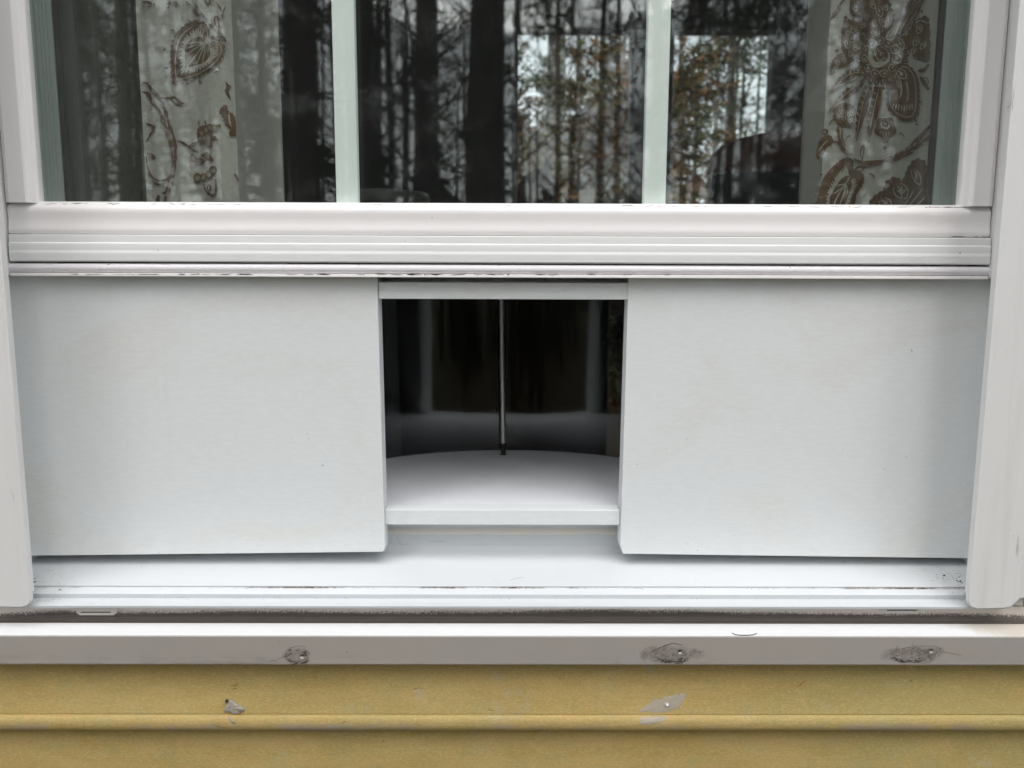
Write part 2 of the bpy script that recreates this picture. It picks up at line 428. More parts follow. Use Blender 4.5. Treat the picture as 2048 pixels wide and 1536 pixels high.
def siding_mat():
    t = NT('ochre_siding_paint')
    a = t.noise(5, 4, 0.6, stretch=(0.6, 1, 1)); b = t.noise(30, 5, 0.65, stretch=(0.5, 1, 1.4), off=(4, 0, 2)); c = t.noise(950, 4, 0.75, stretch=(0.4, 1, 1.1))
    grain = t.noise(900, 3, 0.7, stretch=(0.035, 1, 1.0))
    col = t.mix(t.mapr(b, 0.3, 0.7), (0.425, 0.300, 0.098), (0.49, 0.355, 0.132))
    col = t.mix(t.mapr(a, 0.46, 0.66, 0, 0.6), col, (0.345, 0.30, 0.112))
    col = t.mix(t.mapr(t.noise(18, 4, 0.6, off=(7, 1, 3)), 0.52, 0.72, 0, 0.45), col, (0.50, 0.335, 0.115))
    col = t.mix(t.mapr(t.noise(70, 4, 0.65, stretch=(0.6, 1, 1), off=(3, 9, 1)), 0.50, 0.68, 0, 0.38), col, (0.36, 0.335, 0.155))
    col = t.mix(t.mapr(t.noise(95, 4, 0.65, stretch=(0.6, 1, 1), off=(13, 2, 8)), 0.54, 0.70, 0, 0.45), col, (0.54, 0.36, 0.155))
    col = t.mix(t.mapr(t.noise(26, 5, 0.7, off=(1, 12, 5)), 0.60, 0.76, 0, 0.55), col, (0.42, 0.385, 0.29))
    col = t.mix(t.mapr(c, 0.45, 0.70, 0, 0.5), col, (0.62, 0.49, 0.24))
    col = t.mix(t.mapr(c, 0.30, 0.44, 0.38, 0), col, (0.25, 0.185, 0.065))
    col = t.mix(t.mapr(grain, 0.56, 0.74, 0, 0.32), col, (0.28, 0.21, 0.078))
    pale = t.math('MULTIPLY', t.mapr(t.noise(13, 3, 0.6, off=(5, 5, 1)), 0.62, 0.74, 0, 1), t.mapr(t.noise(150, 4, 0.7), 0.4, 0.6, 0, 0.6))
    col = t.mix(pale, col, (0.41, 0.375, 0.29))
    # paint rubbed off the foot of each bead, in long worn runs
    x, y, z = t.xyz()
    ph = t.math('FRACT', t.math('DIVIDE', t.math('SUBTRACT', z, zb), 0.150))
    foot = t.math('MULTIPLY', t.mapr(ph, 0.03, 0.07, 1, 0), t.mapr(ph, 0.0, 0.006, 0, 1))
    run = t.mapr(t.noise(9, 4, 0.65, stretch=(1, 0, 0.2), off=(2.3, 0, 0)), 0.42, 0.62, 0, 1)
    rub = t.math('MULTIPLY', t.math('MULTIPLY', foot, run), t.mapr(t.noise(330, 4, 0.7, stretch=(0.4, 1, 1)), 0.34, 0.52, 0.2, 1.0))
    col = t.mix(rub, col, (0.37, 0.31, 0.225))
    v = t.voro(45, off=(1, 7, 3)); gate = t.noise(14, 2, 0.5, off=(2, 8, 4))
    sp = t.math('MULTIPLY', t.mapr(v.outputs['Distance'], 0.02, 0.06, 1, 0), t.mapr(gate, 0.52, 0.62, 0, 0.55))
    col = t.mix(sp, col, (0.13, 0.10, 0.055))
    h = t.math('ADD', t.math('MULTIPLY', c, 0.6), t.math('MULTIPLY', grain, 0.6))
    nrm = t.bump(h, 0.32, 0.0006)
    nrm = t.bump(t.noise(16, 3, 0.5, stretch=(0.5, 1, 1)), 0.2, 0.003, nrm)
    t.bsdf(col, t.mapr(b, 0.3, 0.7, 0.5, 0.68), 0.3, nrm)
    return t.m
M_siding = siding_mat()

def glass_mat(name, refl=0.045, tint=(0.955, 0.985, 0.97), dirt=0.0, wav=0.0, rough=0.0):
    t = NT(name)
    lw = t.n('ShaderNodeLayerWeight'); lw.inputs['Blend'].default_value = 0.5
    f5 = t.math('POWER', lw.outputs['Facing'], 5.0)
    fac = t.math('ADD', refl, t.math('MULTIPLY', f5, 0.9), clamp=True)
    tr = t.n('ShaderNodeBsdfTransparent'); t.put(tr.inputs[0], tint)
    gl = t.n('ShaderNodeBsdfGlossy'); gl.inputs['Roughness'].default_value = rough
    t.put(gl.inputs['Color'], (0.97, 1.0, 0.99))
    if wav: t.put(gl.inputs['Normal'], t.bump(t.noise(9, 2, 0.5), wav, 0.002))
    mx = t.n('ShaderNodeMixShader'); t.put(mx.inputs[0], fac)
    t.t.links.new(tr.outputs[0], mx.inputs[1]); t.t.links.new(gl.outputs[0], mx.inputs[2])
    last = mx.outputs[0]
    if dirt:
        df = t.n('ShaderNodeBsdfDiffuse'); t.put(df.inputs[0], (0.62, 0.66, 0.64))
        v = t.voro(85, off=(1, 0, 3)); gate = t.noise(9, 3, 0.6)
        ring = t.mapr(t.math('ABSOLUTE', t.math('SUBTRACT', v.outputs['Distance'], 0.16)), 0.0, 0.035, 1, 0)
        dots = t.mapr(v.outputs['Distance'], 0.02, 0.07, 1, 0)
        v2 = t.voro(260, off=(4, 0, 1)); dust = t.mapr(v2.outputs['Distance'], 0.04, 0.12, 1, 0)
        runs = t.mapr(t.noise(70, 4, 0.7, stretch=(1, 1, 0.035)), 0.62, 0.80, 0, 0.45)
        smear = t.mapr(t.noise(14, 5, 0.65, dist=1.4), 0.5, 0.85, 0, 0.35)
        k = t.math('ADD', t.math('MULTIPLY', t.math('ADD', t.math('MULTIPLY', ring, 0.35), dots), t.mapr(gate, 0.48, 0.64, 0, 0.55)),
                   t.math('ADD', t.math('MULTIPLY', t.math('MULTIPLY', dust, t.mapr(gate, 0.40, 0.60, 0.05, 0.5)), 0.6), t.math('ADD', runs, smear)))
        m2 = t.n('ShaderNodeMixShader'); t.put(m2.inputs[0], t.math('ADD', t.math('MULTIPLY', k, dirt), dirt*0.06))
        t.t.links.new(last, m2.inputs[1]); t.t.links.new(df.outputs[0], m2.inputs[2]); last = m2.outputs[0]
    t.t.links.new(last, t.out.inputs['Surface'])
    return t.m
M_glass_out = glass_mat('window_glass_outer', 0.036, (0.968, 0.983, 0.974), dirt=0.15, wav=0.05, rough=0.020)
M_glass_in = glass_mat('window_glass_inner', 0.030, (0.968, 0.983, 0.974), wav=0.06, rough=0.020)
M_acrylic = glass_mat('smoked_acrylic', 0.068, (0.50, 0.50, 0.53), wav=0.16, rough=0.065)
M_grille = paint('grille_enamel', (0.86, 0.92, 0.885), rough=0.4, mottle=0.02, speck=0.1, bump=0.03)
M_stop = paint('glazing_stop_vinyl', (0.24, 0.275, 0.26), rough=0.5, mottle=0.04, speck=0.2)
M_dark_gap = plain('dark_gasket', (0.03, 0.028, 0.026), 0.7)

def fabric(name, base, var=0.1):
    t = NT(name)
    warp = t.noise(900, 3, 0.7, stretch=(0.12, 1, 1.4)); weft = t.noise(700, 3, 0.7, stretch=(1.4, 1, 0.1)); slub = t.noise(160, 3, 0.6, stretch=(0.06, 1, 1.2))
    k = t.math('ADD', t.math('MULTIPLY', warp, 0.6), t.math('MULTIPLY', weft, 0.4))
    col = t.mix(t.mapr(k, 0.35, 0.65), tuple(c*(1-var) for c in base), tuple(min(1, c*(1+var)) for c in base))
    col = t.mix(t.mapr(slub, 0.60, 0.78, 0, 0.3), col, tuple(c*0.62 for c in base))
    t.bsdf(col, 0.9, 0.1, t.bump(k, 0.3, 0.0005))
    return t.m
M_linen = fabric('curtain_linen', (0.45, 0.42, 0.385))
M_shaded_linen = fabric('shaded_linen', (0.12, 0.118, 0.10), 0.16)  # shade of the recessed folds put into the cloth colour
M_print = fabric('brown_print', (0.150, 0.088, 0.055), 0.2)
M_print_line = fabric('print_light_line', (0.42, 0.385, 0.32), 0.08)

M_steel = NT('threaded_steel')
_b = M_steel.noise(300, 3, 0.6, stretch=(1, 1, 0.1))
M_steel.bsdf((0.66, 0.66, 0.64), M_steel.mapr(_b, 0.3, 0.7, 0.32, 0.5), 0.5, None, 1.0); M_steel = M_steel.m
M_nail = plain('nail_metal', (0.75, 0.74, 0.72), 0.35, 0.5, metal=0.3)
M_caulk = paint('grey_patch', (0.43, 0.375, 0.295), rough=0.6, mottle=0.08, speck=0.5, bump=0.5, bscale=600, grain=(0.3, 1, 1))
M_silicone = NT('clear_silicone')
M_silicone.bsdf((0.36, 0.315, 0.255), 0.22, 0.6, M_silicone.bump(M_silicone.noise(120, 3, 0.6), 0.5, 0.001), **{'Subsurface Weight': 0.2}); M_silicone = M_silicone.m
M_crumb = plain('dirt_crumbs', (0.07, 0.05, 0.035), 0.9, 0.1, 0.5, 300)
M_mark = plain('faint_scratch', (0.17, 0.125, 0.06), 0.9, 0.1, 0.3, 200)
M_hair = plain('dry_fibre', (0.40, 0.35, 0.29), 0.8, 0.1, 0.3, 200)

# =================================================================== the window
XL = P(36, 845, -0.058).x; XR = P(1963, 845, -0.058).x      # inner edges of the track covers
ZS = zs
window = thing('window', 'white vinyl window with its sash raised above the panel insert', 'window', (0, 0, ZS))
SXL, SXR = P(13, 445, -0.009).x, P(1984, 445, -0.009).x     # sash ends
GXL, GXR = P(76, 404, -0.004).x, P(1922, 412, -0.004).x     # sight line of the glass
ZG = SASH[0][1]
Z_TOP = CAM.z + 0.47
sash = link_mesh('sash', bpy.data.meshes.new('sash_core'), window)
bm = box_bm(SXL+0.001, SXR-0.001, 0.0205, 0.0300, Zr(526, 0.0), Zr(409, 0.0205))
bm.to_mesh(sash.data); bm.free(); sash.data.materials.append(M_vinyl)
extrude_x('bottom_rail', SASH, SXL, SXR, M_vinyl, sash, nx=24)
# stiles: plan outline, slightly stepped
for s, (a, b) in ((1, (SXL, GXL)), (-1, (SXR, GXR))):
    pl = [(a, -0.0075), (a+s*0.004, -0.0100), (b-s*0.0065, -0.0100), (b-s*0.0052, -0.0092), (b-s*0.0040, -0.0060), (b-s*0.0015, -0.0045), (b, -0.0020), (b, 0.0290), (a, 0.0290)]
    extrude_z('stile', pl, SASH[1][1]-0.0006, Z_TOP, M_vinyl, sash)
box('top_rail', SXL, SXR, -0.0098, 0.0288, Z_TOP+0.0005, Z_TOP+0.038, M_vinyl, sash, 0.002)
box('glass_pane', GXL-0.006, GXR+0.006, 0.0000, 0.0030, ZG-0.004, Z_TOP+0.004, M_glass_out, sash)
box('glass_pane', GXL-0.006, GXR+0.006, 0.0170, 0.0200, ZG-0.004, Z_TOP+0.004, M_glass_in, sash)
# glazing stops seen through the glass (ridged)
for s, e, w in ((1, GXL, 0.0128), (-1, GXR, 0.0150)):
    pl = [(e-s*0.004, 0.0045), (e+s*0.0015, 0.0045), (e+s*0.0017, 0.0085), (e+s*0.0040, 0.0087), (e+s*0.0041, 0.0095), (e+s*0.0063, 0.0096), (e+s*0.0065, 0.0104),
          (e+s*0.0088, 0.0105), (e+s*0.0090, 0.0112), (e+s*w, 0.0114), (e+s*w, 0.0165), (e-s*0.004, 0.0165)]
    extrude_z('glazing_stop', pl, ZG-0.003, Z_TOP, M_stop, sash, smooth=10)
    box('spacer', min(e+s*(w+0.0002), e+s*(w+0.004)), max(e+s*(w+0.0002), e+s*(w+0.004)), 0.0125, 0.0166, ZG-0.003, Z_TOP, M_dark_gap, sash)
for (p0, p1), (q0, q1) in (((663, 709), (672, 716)), ((1297, 1343), (1286, 1331))):
    xa = (P(p0, 0, 0.006).x + P(q0, 406, 0.006).x)/2; xb = (P(p1, 0, 0.006).x + P(q1, 406, 0.006).x)/2
    box('grille_bar', xa, xb, 0.0055, 0.0140, ZG-0.003, Z_TOP, M_grille, sash, 0.0012)
extrude_x('meeting_rail', MEET, P(11, 500, -0.014).x, P(1988, 500, -0.014).x, M_meet, window, nx=24)
extrude_x('weather_strip', BULB, P(11, 538, -0.012).x, P(1986, 540, -0.012).x, M_bulb, window, nx=24, smooth=60)
extrude_x('drip_lip', LIP, P(12, 551, -0.015).x, P(1984, 553, -0.015).x, M_lip, window, nx=24)
# sill
extrude_x('sill', SILL, SXL-0.0139, SXR+0.0139, M_sill, window, nx=40, smooth=14)
# raised rib on the sill stops short of the track covers
# track covers (screen channel) with a rounded foot
def cover(s, xe, foot_row):
    zf = Zr(foot_row, -0.0585); r = 0.0068
    out = [(xe, Z_TOP+0.5)]
    out.append((xe, zf+r*0.92))
    for i in range(1, 9):
        a = math.pi/2*i/8
        out.append((xe - s*(r - r*math.cos(a)), zf + r*0.92 - r*0.92*math.sin(a)))
    out += [(xe-s*0.029, zf), (xe-s*0.034, zf+0.0015), (xe-s*0.040, zf+0.0075), (xe-s*0.040, Z_TOP+0.5)]
    o = plate_y('track_cover', out, -0.0610, -0.0568, M_jamb, window, bev=0.0008)
    # outer flange, a touch further back
    x0, x1 = sorted((xe-s*0.0395, -s*0.5115))
    box('flange', x0, x1, -0.0560, -0.0440, zf+0.0062, Z_TOP+0.5, M_jamb, window, 0.001)
    # inner return of the cover, then the deep jamb the sash slides in
    xs_ = SXL if s > 0 else SXR
    x0, x1 = sorted((xe-s*0.0009, xe-s*0.0130))
    box('cover_return', x0, x1, -0.0566, -0.0532, Zr(1166, -0.036), Z_TOP+0.5, M_jamb, window, 0.0004)
    x0, x1 = sorted((xs_-s*0.0012, xs_-s*0.030))
    box('jamb_back', x0, x1, -0.0438, 0.0600, LIP[3][1]+0.001, Z_TOP+0.5, M_jamb, window, 0.0008)
    x0, x1 = sorted((xs_-s*0.0140, xs_-s*0.030))
    box('jamb_channel', x0, x1, -0.0438, 0.0600, ZS-0.002, LIP[3][1], M_jamb, window)
cover(1, XL, 1212.5); cover(-1, XR, 1213.0)
# grimy strip under the sill nose, with two weep covers
STRIP_S = STRIP + [(-0.030, STRIP[-1][1]), (-0.030, STRIP[0][1])]
extrude_x('under_sill_strip', STRIP_S, -0.62, 0.62, M_strip, window, nx=8)
for (xa, xb, ya, yb, sl) in ((149, 237, 1216, 1231, (161, 221)), (1758, 1845, 1215, 1227, (1774, 1834))):
    yy = -0.0463
    q = [P(xa, ya, yy), P(xa+4, yb-4, yy), P(xa+11, yb, yy), P(xb-11, yb, yy), P(xb-4, yb-4, yy), P(xb, ya, yy)]
    cap = plate_y('weep_cover', [(v.x, v.z) for v in q], yy, yy+0.0012, paint('weep_vinyl', (0.66, 0.62, 0.585), speck=0.5), window, bev=0.0004)
    a, b = P(sl[0], yb-7.2, yy-0.0004), P(sl[1], yb-5.0, yy-0.0004)
    box('weep_slot', a.x, b.x, yy-0.0002, yy+0.0004, b.z, a.z, plain('slot_shade', (0.16, 0.13, 0.11), 0.8), cap)
# upper fixed light and head, above the picture
box('upper_pane', XL-0.005, XR+0.005, 0.034, 0.038, Z_TOP-0.02, Z_TOP+0.42, M_glass_out, window)
box('upper_rail', XL-0.005, XR+0.005, 0.0310, 0.0560, Z_TOP-0.03, Z_TOP+0.006, M_vinyl, window, 0.002)
box('head', XL-0.08, XR+0.08, -0.0555, 0.060, Z_TOP+0.42, Z_TOP+0.50, M_jamb, window, 0.002)

# =================================================================== the panel insert
ins = thing('panel_insert', 'white painted panel insert with an open curved compartment under the raised sash', 'panel insert', (0, 0.01, ZS+0.02))
HL_T, HL_B = P(755, 560, 0), P(769.5, 1092, 0)
HR_T, HR_B = P(1257, 560, 0), P(1240.5, 1092, 0)
ztop = Zr(545, 0.0)
def ext(a, b, z):                                     # follow a slanting edge to height z
    k = (z-b.z)/(a.z-b.z); return b.x + (a.x-b.x)*k
lb0, lb1 = P(60, 1112, 0), P(764, 1104, 0)
panL = [(SXL-0.0125, lb0.z), (lb1.x, lb1.z), (ext(HL_T, HL_B, lb1.z)-0.0004, lb1.z+0.0012), (HL_B.x, HL_B.z), (ext(HL_T, HL_B, ztop), ztop), (SXL-0.0125, ztop)]
plate_y('panel', panL, 0.0, 0.0185, M_panel, ins, bev=0.0007)
rb0, rb1 = P(1246, 1108, 0), P(1940, 1117.2, 0)
panR = [(rb0.x, rb0.z), (SXR+0.0125, rb1.z), (SXR+0.0125, ztop), (ext(HR_T, HR_B, ztop), ztop), (HR_B.x, HR_B.z)]
plate_y('panel', panR, 0.0, 0.0185, M_panel, ins, bev=0.0007)
hxl = (ext(HL_T, HL_B, Zr(800, 0)), ext(HR_T, HR_B, Zr(800, 0)))
RY0, RY1 = 0.0050, 0.0235
def rail(name, r0, r1, y0, y1, px0, px1):
    za, zb_ = Zr(r0, y0), Zr(r1, y0)
    xa, xb = P(px0, (r0+r1)/2, y0).x, P(px1, (r0+r1)/2, y0).x
    return box(name, xa, xb, y0, y1, zb_, za, M_panel, ins, 0.0007)
rail('top_rail', 565, 598.5, 0.0015, RY1, 757.0, 1256.3)
rail('bottom_rail', 1020, 1050, RY0, RY1, 770.3, 1239.6)
ZF = Zr(1020, RY0)-0.0012                             # compartment floor
# side cheeks: thin edges of the opening behind the panels
for s, (pt, pb) in ((1, ((760.5, 598), (770.5, 1018))), (-1, ((1253.5, 598), (1239.5, 1018)))):
    a, b = P(pt[0], pt[1], 0.0188), P(pb[0], pb[1], 0.0188)
    plate_y('cheek', [(a.x, Zr(598, RY0)), (b.x, ZF), (b.x-s*0.02, ZF), (a.x-s*0.02, Zr(598, RY0))], 0.0188, 0.0240, M_edge, ins)
cbz = Zr(1066.5, 0.0330)
extrude_x('caulk_bead', [(0.0344, cbz+0.0045), (0.0330, cbz+0.0030), (0.0320, cbz+0.0012), (0.0318, cbz), (0.0326, cbz-0.0010), (0.0344, cbz-0.0012)], P(760, 1066, 0.02).x, P(1250, 1066, 0.02).x,
          paint('cream_caulk', (0.80, 0.755, 0.67), rough=0.5, speck=0.6, bump=0.4, bscale=300), window, nx=30, smooth=60)
# half-round floor and lid of the compartment
RC = 0.2320; CY = 0.0260
def half_disc(name, r, z0, z1, m, hole=False):
    n = 72
    pts = [(r*math.cos(math.pi*k/n), CY + r*math.sin(math.pi*k/n)*0.985) for k in range(n+1)]
    pts = [(r, 0.0242)] + pts + [(-r, 0.0242)]
    bm = bmesh.new()
    a = [bm.verts.new((x, y, z0)) for x, y in pts]; b = [bm.verts.new((x, y, z1)) for x, y in pts]
    q = len(pts)
    for k in range(q): bm.faces.new((a[k], a[(k+1) % q], b[(k+1) % q], b[k]))
    bm.faces.new(a); top = bm.faces.new(b[::-1])
    bmesh.ops.bevel(bm, geom=list(top.edges), offset=0.0008, segments=2, affect='EDGES')
    return from_bm(name, bm, m, ins, smooth=35)
half_disc('compartment_floor', RC, ZF-0.018, ZF, M_feeder)
ZLID = Zr(585, RY0)
half_disc('compartment_lid', RC, ZLID, ZLID+0.014, M_feeder)
# curved smoked sheet standing on the floor's rim
def sheet():
    n = 96; V, F = [], []
    for k in range(n+1):
        a = math.pi*k/n
        for r in (RC-0.0058, RC-0.0030):
            for z in (ZF+0.0004, ZLID-0.0004):
                V.append((r*math.cos(a), CY + r*math.sin(a)*0.985, z))
    for k in range(n):
        i, j = k*4, (k+1)*4
        F += [(i, j, j+1, i+1), (i+2, i+3, j+3, j+2), (i, i+2, j+2, j), (i+1, j+1, j+3, i+3)]
    return from_data('curved_sheet', V, F, M_acrylic, ins, smooth=30)
sheet()
# threaded steel rod between floor and lid
rb = hit(1006.5, 909, [(0.0, ZF), (0.4, ZF)])[0]
rt = P(1002.5, 600, rb.y)
lean = (rt.x-rb.x)/(rt.z-rb.z)
def rodpt(z): return (rb.x + lean*(z-rb.z), rb.y, z)
zth = P(1006, 886, rb.y).z
V, F = tube_data([rodpt(zth), rodpt(zth+0.002), rodpt(ZLID-0.0005)], [0.0030, 0.0033, 0.0033], 14)
rod = from_data('rod', V, F, M_steel, ins, smooth=40)
pts, rr = [], []
z = ZF+0.0003; i = 0
while z < zth-0.0001:
    pts.append(rodpt(z)); rr.append(0.0031 if i % 2 else 0.0025); z += 0.00062; i += 1
V, F = tube_data(pts, rr, 14)
from_data('thread', V, F, plain('dark_thread', (0.10, 0.10, 0.095), 0.45, 0.5, metal=0.8), rod, smooth=20)
lathe('rod_hole', [(0.0, ZF+0.00015), (0.0042, ZF+0.00015)], rb.x, rb.y, M_dark_gap, ins, n=20)

# =================================================================== house: siding, trim, walls
house = thing('house_wall', 'ochre yellow beaded siding and white trim ledge below the window', 'house wall', (0, 0, 0))
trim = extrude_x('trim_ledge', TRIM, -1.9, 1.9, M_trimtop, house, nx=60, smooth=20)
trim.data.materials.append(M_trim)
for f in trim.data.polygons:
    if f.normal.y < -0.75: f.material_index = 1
WX = 1.9
full = None
def board(prof, x0, x1, proto=[None, None]):
    return extrude_x('siding_board', prof, x0, x1, M_siding, house, nx=30 if x1-x0 > 2 else 6, smooth=30)
b0 = board(BOARD0, -WX, WX)
b1 = board(BOARD1, -WX, WX)
n_down = int(zb/0.150)
for i in range(1, n_down):
    o = b1.copy(); COL.objects.link(o); o.parent = house; o.location = (0, 0, -0.150*i)
sl = sr = None
zside = zb+0.150*1
for i in range(1, 11):
    for s in (-1, 1):
        src = sl if s < 0 else sr
        if src is None:
            x0, x1 = sorted((s*0.60, s*WX))
            pr = board_profile(TRIM[1][1]-0.003)
            src = extrude_x('siding_board', pr, x0, x1, M_siding, house, nx=8, smooth=30)
            if s < 0: sl = src
            else: sr = src
        else:
            o = src.copy(); COL.objects.link(o); o.parent = house; o.location = (0, 0, 0.150*(i-1))
for s in (-1, 1):
    x0, x1 = sorted((s*0.512, s*0.598))
    box('side_casing', x0, x1, -0.064, -0.030, TRIM[1][1]+0.001, Z_TOP+0.52, M_trimtop, house, 0.002)
# backing wall round the opening
M_core = plain('inner_wall_paint', (0.10, 0.10, 0.092), 0.8)
ZT = Z_TOP+0.5
for (x0, x1, z0, z1) in ((-WX, -0.455, 0.0, 3.0), (0.455, WX, 0.0, 3.0), (-0.455, 0.455, 0.0, ZS-0.001), (-0.455, 0.455, ZT, 3.0)):
    box('wall_core', x0, x1, -0.0245, 0.0900, z0, z1, M_core, house)
# nails in the scuffs
for (px, py) in ((604, 1316), (1360, 1307), (1862, 1305)):
    p, nrm = hit(px, py, TRIM_FRONT)
    bm = bmesh.new()
    bmesh.ops.create_uvsphere(bm, u_segments=10, v_segments=6, radius=0.0014)
    for v in bm.verts: v.co = Vector((v.co.x*1.15 + p.x, v.co.y*0.35 + p.y, v.co.z*0.8 + p.z))
    from_bm('nail_head', bm, M_nail, trim, smooth=60)
    V, F = tube_data([hit(px-4+8*i/4, py-4.5-2*math.sin(math.pi*i/4), TRIM_FRONT)[0] for i in range(5)], [0.0003, 0.0006, 0.0007, 0.0006, 0.0003], 5)
    from_data('rust_rim', V, F, M_dark_gap, trim)
def ring_flakes(cx, cy, rx, ry, n, seed, a0=0, a1=360):
    rnd = random.Random(seed); out = []
    for i in range(n):
        a = RAD(rnd.uniform(a0, a1)); k = rnd.uniform(0.62, 1.12); l = rnd.uniform(0.12, 0.5)
        out.append([(cx+rx*k*math.cos(a+l*q/4)+rnd.gauss(0, 0.8), cy+ry*k*math.sin(a+l*q/4)+rnd.gauss(0, 0.8)) for q in range(5)])
    return out
def strokes(name, lines, prof, m, parent, r=0.0003, off=0.0001):
    V, F = [], []
    for ln in lines:
        pts = []
        for px, py in ln:
            h = hit(px, py, prof)
            if h: pts.append(h[0] + h[1]*off)
        if len(pts) < 2: continue
        k = len(pts)
        v, f = tube_data(pts, [r*(0.45+0.55*math.sin(math.pi*(i+0.5)/k)) for i in range(k)], 5)
        n0 = len(V); V += v; F += [tuple(n0+q for q in g) for g in f]
    return from_data(name, V, F, m, parent)
M_flake = plain('flaked_paint_edge', (0.075, 0.058, 0.048), 0.9, 0.1, 0.4, 300)
for fl, rr in ((ring_flakes(594, 1313, 22, 16, 34, 3), 0.00030), ([[(572, 1303), (580, 1296), (594, 1292), (612, 1293)], [(556, 1318), (566, 1314), (575, 1313)], [(540, 1322), (556, 1319)]], 0.00018),
               (ring_flakes(1345, 1312, 30, 13, 30, 4, 10, 150), 0.00026), ([[(1300, 1305), (1325, 1293), (1345, 1286), (1365, 1290)], [(1355, 1327), (1366, 1324), (1376, 1319)]], 0.0003),
               (ring_flakes(1818, 1314, 34, 11, 30, 5, 0, 170), 0.00028), ([[(1780, 1308), (1800, 1298), (1830, 1292), (1870, 1292), (1882, 1297)], [(1884, 1303), (1905, 1307), (1922, 1311)]], 0.00016)):
    fo = strokes('paint_flake', fl, TRIM_FRONT, M_flake, trim, rr, 0.0); fo['kind'] = 'stuff'
strokes('cut_mark', [[(1464, 1266.5), (1470, 1269.5), (1480, 1271), (1495, 1271), (1506, 1270), (1514, 1267)]], TRIM, M_dark_gap, trim, 0.0005)
# ragged patches of filler on the siding
def patch(name, outline, prof, m, parent, rise=0.0006, seed=1, rag=2.2, jag=3):
    rnd = random.Random(seed); pts = []
    n = len(outline)
    for i in range(n):
        a, b = outline[i], outline[(i+1) % n]
        for k in range(jag):
            f = k/jag
            pts.append((a[0]+(b[0]-a[0])*f + rnd.uniform(-rag, rag), a[1]+(b[1]-a[1])*f + rnd.uniform(-rag, rag)))
    cx = sum(p[0] for p in pts)/len(pts); cy = sum(p[1] for p in pts)/len(pts)
    V, F = [], []
    rings = [(1.0, 0.00008), (0.9, rise*0.75), (0.6, rise), (0.3, rise*1.05)]
    for sc, h in rings:
        for (x, y) in pts:
            q = hit(cx+(x-cx)*sc, cy+(y-cy)*sc, prof)
            V.append(q[0]+q[1]*(h*rnd.uniform(0.75, 1.25)))
    q = hit(cx, cy, prof); V.append(q[0]+q[1]*rise)
    k = len(pts)
    for r in range(len(rings)-1):
        for i in range(k): F.append((r*k+i, r*k+(i+1) % k, (r+1)*k+(i+1) % k, (r+1)*k+i))
    for i in range(k): F.append(((len(rings)-1)*k+i, (len(rings)-1)*k+(i+1) % k, len(V)-1))
    return from_data(name, V, F, m, parent, smooth=50)
FACE0 = BOARD0[1:4]; BEADP = BOARD0[4:15]
o = patch('filler_patch', [(1277, 1423), (1292, 1411), (1310, 1399), (1328, 1396), (1340, 1390), (1362, 1387), (1374, 1390), (1364, 1402), (1361, 1412), (1347, 1420), (1330, 1425), (1300, 1424)], FACE0, M_caulk, b0, 0.0005, 3, 2.6, 6)
patch('filler_patch', [(1281, 1436), (1300, 1433), (1330, 1432), (1329, 1441), (1316, 1447), (1296, 1450), (1279, 1449)], BEADP, M_caulk, b0, 0.0004, 4, 1.8, 6)
o = patch('silicone_blob', [(446, 1421), (455, 1407), (452, 1401), (460, 1399), (473, 1404), (480, 1411), (491, 1415), (490, 1421), (481, 1427), (462, 1427)], FACE0, M_silicone, b0, 0.0018, 6, 1.2)
patch('silicone_blob', [(455, 1436), (462, 1435), (466, 1441), (474, 1446), (466, 1446)], BEADP, M_silicone, b0, 0.0008, 7, 0.8, 2)
for (px, py) in ((1332, 1409), (454, 1402)):
    p, nn = hit(px, py, FACE0)
    V, F = tube_data([p, p+nn*0.003+Vector((0.0006, 0, 0.001))], [0.0016, 0.0012], 8)
    from_data('nail_stub', V, F, M_nail if px > 1000 else M_crumb, b0, smooth=40)
strokes('scratch', [[(430, 1449), (440, 1454), (452, 1455)], [(683, 1447), (692, 1442)]], BEADP, M_mark, b0, 0.0003)
strokes('scratch', [[(462, 1372), (470, 1371), (478, 1366)], [(464, 1378), (474, 1377)], [(826, 1378), (837, 1376)], [(838, 1374), (842, 1378)], [(975, 1419), (987, 1421)]], FACE0, M_mark, b0, 0.00028)
strokes('rust_scratch', [[(1594, 1375), (1602, 1368), (1610, 1362)], [(1600, 1372), (1604, 1366)]], FACE0, plain('rust', (0.42, 0.17, 0.05), 0.8), b0, 0.0004)

# dirt caught in the joints of the sash: ragged dark slivers
def slivers(name, prof, row, spans, seed, r=0.00035, jit=0.5, lift=0.0, tilt=(0, 0)):
    rnd = random.Random(seed); lines = []
    for x0, x1, dens_ in spans:
        x = x0
        while x < x1:
            l = rnd.uniform(5, 34)
            if rnd.random() < dens_:
                base = row + (tilt[0] + (tilt[1]-tilt[0])*x/2048)
                lines.append([(x+l*k/4, base + rnd.gauss(0, jit)*0.6) for k in range(5)])
            x += l*rnd.uniform(0.7, 1.4)
    V, F = [], []
    for ln in lines:
        pts = [h[0]+h[1]*lift for h in (hit(px, py, prof) for px, py in ln) if h]
        if len(pts) < 3: continue
        rr = r*rnd.uniform(0.4, 1.2)
        v, f = tube_data(pts, [rr*q*rnd.uniform(0.6, 1.3) for q in (0.2, 0.8, 1, 0.8, 0.2)], 5)
        n0 = len(V); V += v; F += [tuple(n0+q for q in g) for g in f]
    o = from_data(name, V, F, M_joint, window); o['kind'] = 'stuff'
    return o
M_joint = plain('joint_dirt', (0.055, 0.035, 0.028), 0.9, 0.1, 0.5, 200)
JOINT = [BULB[1], BULB[0], (-0.0075, bz1-0.0002), (-0.0098, Zr(549.2, -0.0098))]
